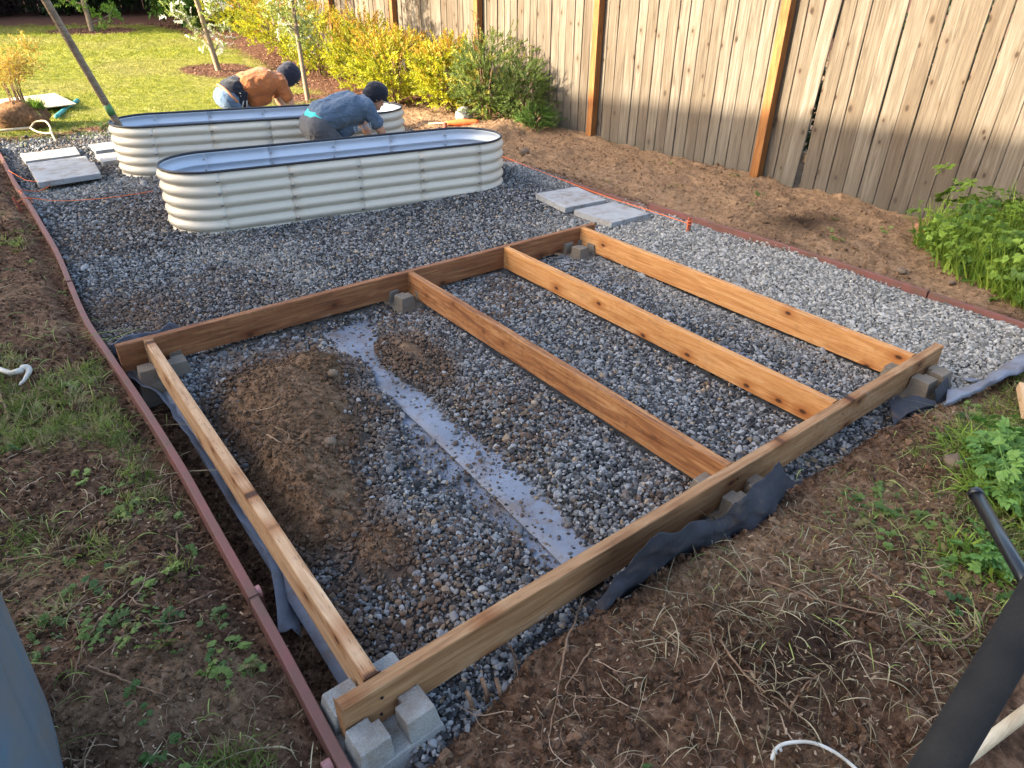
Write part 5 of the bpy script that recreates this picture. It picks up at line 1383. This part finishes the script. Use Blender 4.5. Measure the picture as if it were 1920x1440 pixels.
# ------------------------------------------------------------------ two people kneeling at the beds
def blob(name, caps, voxel, mat, parent, it=6, extra=None):
    mb = MB()
    for c in caps:
        p, q, r1, r2 = np.array(c[0], float), np.array(c[1], float), c[2], c[3]
        sc = c[4] if len(c) > 4 else (1, 1, 1)
        n = max(2, int(np.linalg.norm(q-p)/(min(r1, r2)*.35))+1)
        for i in range(n+1):
            t = i/n; mb.ico(p+(q-p)*t, r1+(r2-r1)*t, 2, sc)
    o = mb.build(name, mat, parent, True)
    m = o.modifiers.new('remesh', 'REMESH'); m.mode = 'VOXEL'; m.voxel_size = voxel; m.use_smooth_shade = True
    s = o.modifiers.new('smooth', 'SMOOTH'); s.factor = .5; s.iterations = it
    return o
def hand(p, d, side, s=1.0):
    """palm, four fingers of unequal length and a thumb as capsules, fingers bent down"""
    d = np.array(d, float); d /= np.linalg.norm(d); l = np.array([0, 1.0*side, 0]); u = np.cross(d, l); out = [(p, p+d*.075*s, .030*s, .030*s, (1, 1.3, .6))]
    for k, (off, L) in enumerate(((-.030, .062), (-.010, .074), (.010, .069), (.028, .054))):
        a = np.array(p)+d*.08*s+l*off*s; b = a+(d*.8-u*.3*side)*L*.5*s; c = b+(d*.45+np.array([0, 0, -.7]))*L*.55*s
        out += [(a, b, .0092*s, .0088*s), (b, c, .0088*s, .0075*s)]
    a = np.array(p)+d*.025*s-l*.03*s; b = a-l*.025*s+d*.03*s; out += [(a, b, .012*s, .0105*s), (b, b+d*.03*s, .0105*s, .009*s)]
    return out
def person(y, x0, K, label, blue):
    root = empty('person', (x0+.2, y, 0), label, 'person', 'people kneeling at the raised beds')
    def p(x, dy, z): return (x, y+dy, z)
    pel, wai, che, nek, hed = K['pelvis'], K['waist'], K['chest'], K['neck'], K['head']
    hw = .085
    # body: one continuous skin
    C = []
    C += [(p(pel[0], -hw, pel[1]), p(pel[0], hw, pel[1]), .12, .12), (p(pel[0], 0, pel[1]), p(wai[0], 0, wai[1]), .125, .115, (1, 1.25, 1)), (p(wai[0], 0, wai[1]), p(che[0], 0, che[1]), .115, .125, (1, 1.25, 1)),
          (p(che[0], 0, che[1]), p(nek[0], 0, nek[1]), .10, .055), (p(nek[0], 0, nek[1]), p(hed[0], 0, hed[1]), .055, .062)]
    hx, hz = hed
    f = np.array(K['face']); f = f/np.linalg.norm(f); up = np.array([-f[1], f[0]])
    if up[1] < 0: up = -up
    def H(a, b, dy=0): return (hx+f[0]*a+up[0]*b, y+dy, hz+f[1]*a+up[1]*b)
    C += [(H(-.02, .02), H(.0, .03), .102, .102, (1, .84, 1)), (H(.02, -.03), H(.045, -.065), .066, .046, (1, .85, 1)), (H(.088, .0), H(.104, -.028), .011, .015), (H(.07, -.075), H(.074, -.08), .026, .026),
          (H(.083, -.052, -.014), H(.083, -.052, .014), .011, .011), (H(.078, .022, -.03), H(.078, .022, .03), .014, .014)]
    for sd in (-1, 1): C += [(H(-.012, .012, sd*.078), H(-.02, -.022, sd*.080), .016, .012, (1, .5, 1))]
    shl = K['shoulder']; elb = K['elbow']; wri = K['wrist']
    for sd in (-1, 1):
        C += [(p(shl[0], sd*.17, shl[1]), p(elb[0], sd*.20, elb[1]), .058, .046), (p(elb[0], sd*.20, elb[1]), p(wri[0], sd*.14, wri[1]), .046, .030)]
        C += hand(np.array(p(wri[0], sd*.14, wri[1])), (.5, -.1*sd, -.8), sd)
        C += [(p(pel[0], sd*.1, pel[1]-.03), p(K['knee'][0], sd*.14, K['knee'][1]), .10, .062), (p(K['knee'][0], sd*.14, K['knee'][1]), p(K['foot'][0], sd*.13, K['foot'][1]), .06, .042),
              (p(K['foot'][0], sd*.13, K['foot'][1]), p(K['foot'][0]-.12, sd*.13, .035), .036, .03)]
    blob('body', C, .008, M['skin'], root, 4)
    # shirt
    S = [(p(wai[0]+K['hem'], -.07, wai[1]+.0), p(che[0], -.08, che[1]), .138, .152), (p(wai[0]+K['hem'], .07, wai[1]), p(che[0], .08, che[1]), .138, .152), (p(wai[0]+K['hem'], 0, wai[1]+.012), p(che[0], 0, che[1]+.012), .146, .156),
         (p(wai[0]+.14, 0, wai[1]-.07), p(che[0]-.02, 0, che[1]-.09), .125, .125, (1, 1.25, 1)), (p(wai[0]+.12, 0, wai[1]-.15), p(che[0]-.04, 0, che[1]-.15), .105, .115, (1, 1.3, 1)),
         (p(che[0], -.10, che[1]), p(shl[0], -.15, shl[1]), .125, .085), (p(che[0], .10, che[1]), p(shl[0], .15, shl[1]), .125, .085), (p(shl[0], -.13, shl[1]+.015), p(shl[0], .13, shl[1]+.015), .09, .09),
         (p(shl[0], 0, shl[1]+.02), p(nek[0]-.01, 0, nek[1]), .09, .068)]
    for sd in (-1, 1):
        m = (np.array(p(shl[0], sd*.17, shl[1]))*.36+np.array(p(elb[0], sd*.20, elb[1]))*.64)
        S += [(p(shl[0], sd*.17, shl[1]), tuple(m), .082, .074)]
    o = blob('shirt', S, .010, M['tee_blue' if blue else 'tee_orange'], root, 6)
    tx = bpy.data.textures.new('fold', 'CLOUDS'); tx.noise_scale = .09; tx.noise_depth = 2
    dm = o.modifiers.new('folds', 'DISPLACE'); dm.texture = tx; dm.strength = .03; dm.mid_level = .5
    # trousers
    T = [(p(pel[0], -hw, pel[1]), p(pel[0], hw, pel[1]), .138, .138), (p(pel[0], 0, pel[1]), p(wai[0]-.075+(0 if blue else 0), 0, wai[1]-.07), .14, .128, (1, 1.2, 1))]
    for sd in (-1, 1):
        T += [(p(pel[0], sd*.1, pel[1]-.02), p(K['knee'][0], sd*.14, K['knee'][1]), .118, .075), (p(K['knee'][0], sd*.14, K['knee'][1]), p(K['foot'][0]+.03, sd*.13, K['foot'][1]), .074, .058)]
    blob('trousers', T, .010, M['jean_grey' if blue else 'jean_blue'], root, 5)
    for sd in (-1, 1):
        blob('shoe', [(p(K['foot'][0], sd*.13, K['foot'][1]-.005), p(K['foot'][0]-.14, sd*.13, .04), .048, .042)], .010, M['black_cloth'], root, 4)
    # eyes, hair
    for sd in (-1, 1):
        mb = MB(); mb.ico(H(.079, .006, sd*.03), .011, 2); mb.build('eye', M['hair'], root, True)
    blob('hair', [(H(-.035, .015), H(-.03, .03), .090, .090, (1, .88, 1)), (H(-.065, -.03), H(-.05, -.04), .05, .05, (1, 1.1, 1))], .008, M['hair'], root, 4)
    return root, p, H
KB = dict(pelvis=(2.335, .455), waist=(2.47, .545), chest=(2.69, .595), neck=(2.90, .645), head=(3.0, .665), face=(.86, -.5), shoulder=(2.82, .60), elbow=(2.93, .385), wrist=(3.02, .16), knee=(2.66, .095), foot=(2.26, .075), hem=-.05)
root, p, H = person(5.6, 2.2, KB, 'person in slate blue tee, grey jeans and black cap kneeling between the raised beds', True)
blob('underwear', [(p(2.37, -.06, .505), p(2.37, .06, .505), .131, .131)], .010, M['teal_cloth'], root, 5)
cp = blob('cap', [(H(-.02, .05), H(.01, .058), .114, .111, (1, .88, .93)), (H(-.025, .02), H(-.035, .02), .114, .114, (1, .86, .8))], .008, M['black_cloth'], root, 5)
blob('brim', [(H(.07, .040, -.045), H(.07, .040, .045), .014, .014), (H(.10, .034, -.05), H(.10, .034, .05), .011, .011), (H(.13, .026, -.045), H(.13, .026, .045), .009, .009), (H(.16, .016, -.03), H(.16, .016, .03), .008, .008)], .006, M['black_cloth'], root, 5)
KO = dict(pelvis=(2.13, .485), waist=(2.30, .60), chest=(2.58, .625), neck=(2.80, .66), head=(2.90, .665), face=(.62, -.78), shoulder=(2.72, .625), elbow=(2.80, .37), wrist=(2.92, .16), knee=(2.46, .095), foot=(2.04, .075), hem=.075)
root, p, H = person(7.62, 2.0, KO, 'person in orange tee, blue jeans and dark hooded cap kneeling beyond the raised bed', False)
blob('undershirt', [(p(2.185, -.065, .545), p(2.20, .065, .545), .145, .145), (p(2.26, 0, .58), p(2.21, 0, .55), .142, .146, (1, 1.2, 1))], .010, M['black_cloth'], root, 5)
BP = []
for q in np.linspace(0, 2*PI, 36, endpoint=False):
    BP.append((2.145-.56*.152*math.sin(q), 7.62+.205*math.cos(q), .498+.83*.152*math.sin(q)))
mb = MB(); mb.tube(BP, .019, 8, closed=True); mb.build('belt', M['leather'], root, True)
blob('hooded_cap', [(H(-.03, .04), H(.01, .045), .118, .115, (1, .9, 1)), (H(-.055, -.02), H(-.03, -.11), .10, .085, (1, 1.0, 1)), (H(.02, -.02), H(.0, -.10), .095, .08, (1, .95, 1))], .009, M['navy_cloth'], root, 6)
blob('cap_brim', [(H(.08, .035, -.05), H(.08, .035, .05), .014, .014), (H(.13, .02, -.04), H(.13, .02, .04), .010, .010)], .007, M['navy_cloth'], root, 4)
def pouch():
    c = np.array(p(2.24, -.185, .47)); mb = MB(); mb.box(c, (.10, .045, .20), Euler((0, .35, 0)).to_matrix(), 0, .85); o = mb.build('tool_pouch', M['black_cloth'], root, True); bevel(o, .012, 2)
    for dx in (-.02, .02):
        mb = MB(); mb.tube([c+np.array([dx+.02, -.028, .0]), c+np.array([dx*1.3-.01, -.035, -.09])], [.008, .006], 8); h = mb.build('plier_handle', M['steel'], root, True)
    for dz in (.05, .08): mb = MB(); mb.ico(c+np.array([-.02, -.026, dz]), .008, 1); mb.build('rivet', M['steel'], root, True)
pouch()
# chest print of the blue tee
cu = bpy.data.curves.new('print', 'FONT'); cu.body = 'ESANI'; cu.size = .075; cu.extrude = .0008
to = bpy.data.objects.new('print_tmp', cu); COL.objects.link(to)
bpy.context.view_layer.update()
me = bpy.data.meshes.new_from_object(to.evaluated_get(bpy.context.evaluated_depsgraph_get())); bpy.data.objects.remove(to, do_unlink=True)
me.materials.clear(); me.materials.append(plain('faded_print', (.22, .26, .31), .8))
bl = [o for o in COL.objects if o.name.startswith('person')][0]
po = obj('shirt_print', me, bl, (2.62-2.4, -.245, .405), (PI/2-.25, -.16, 0))
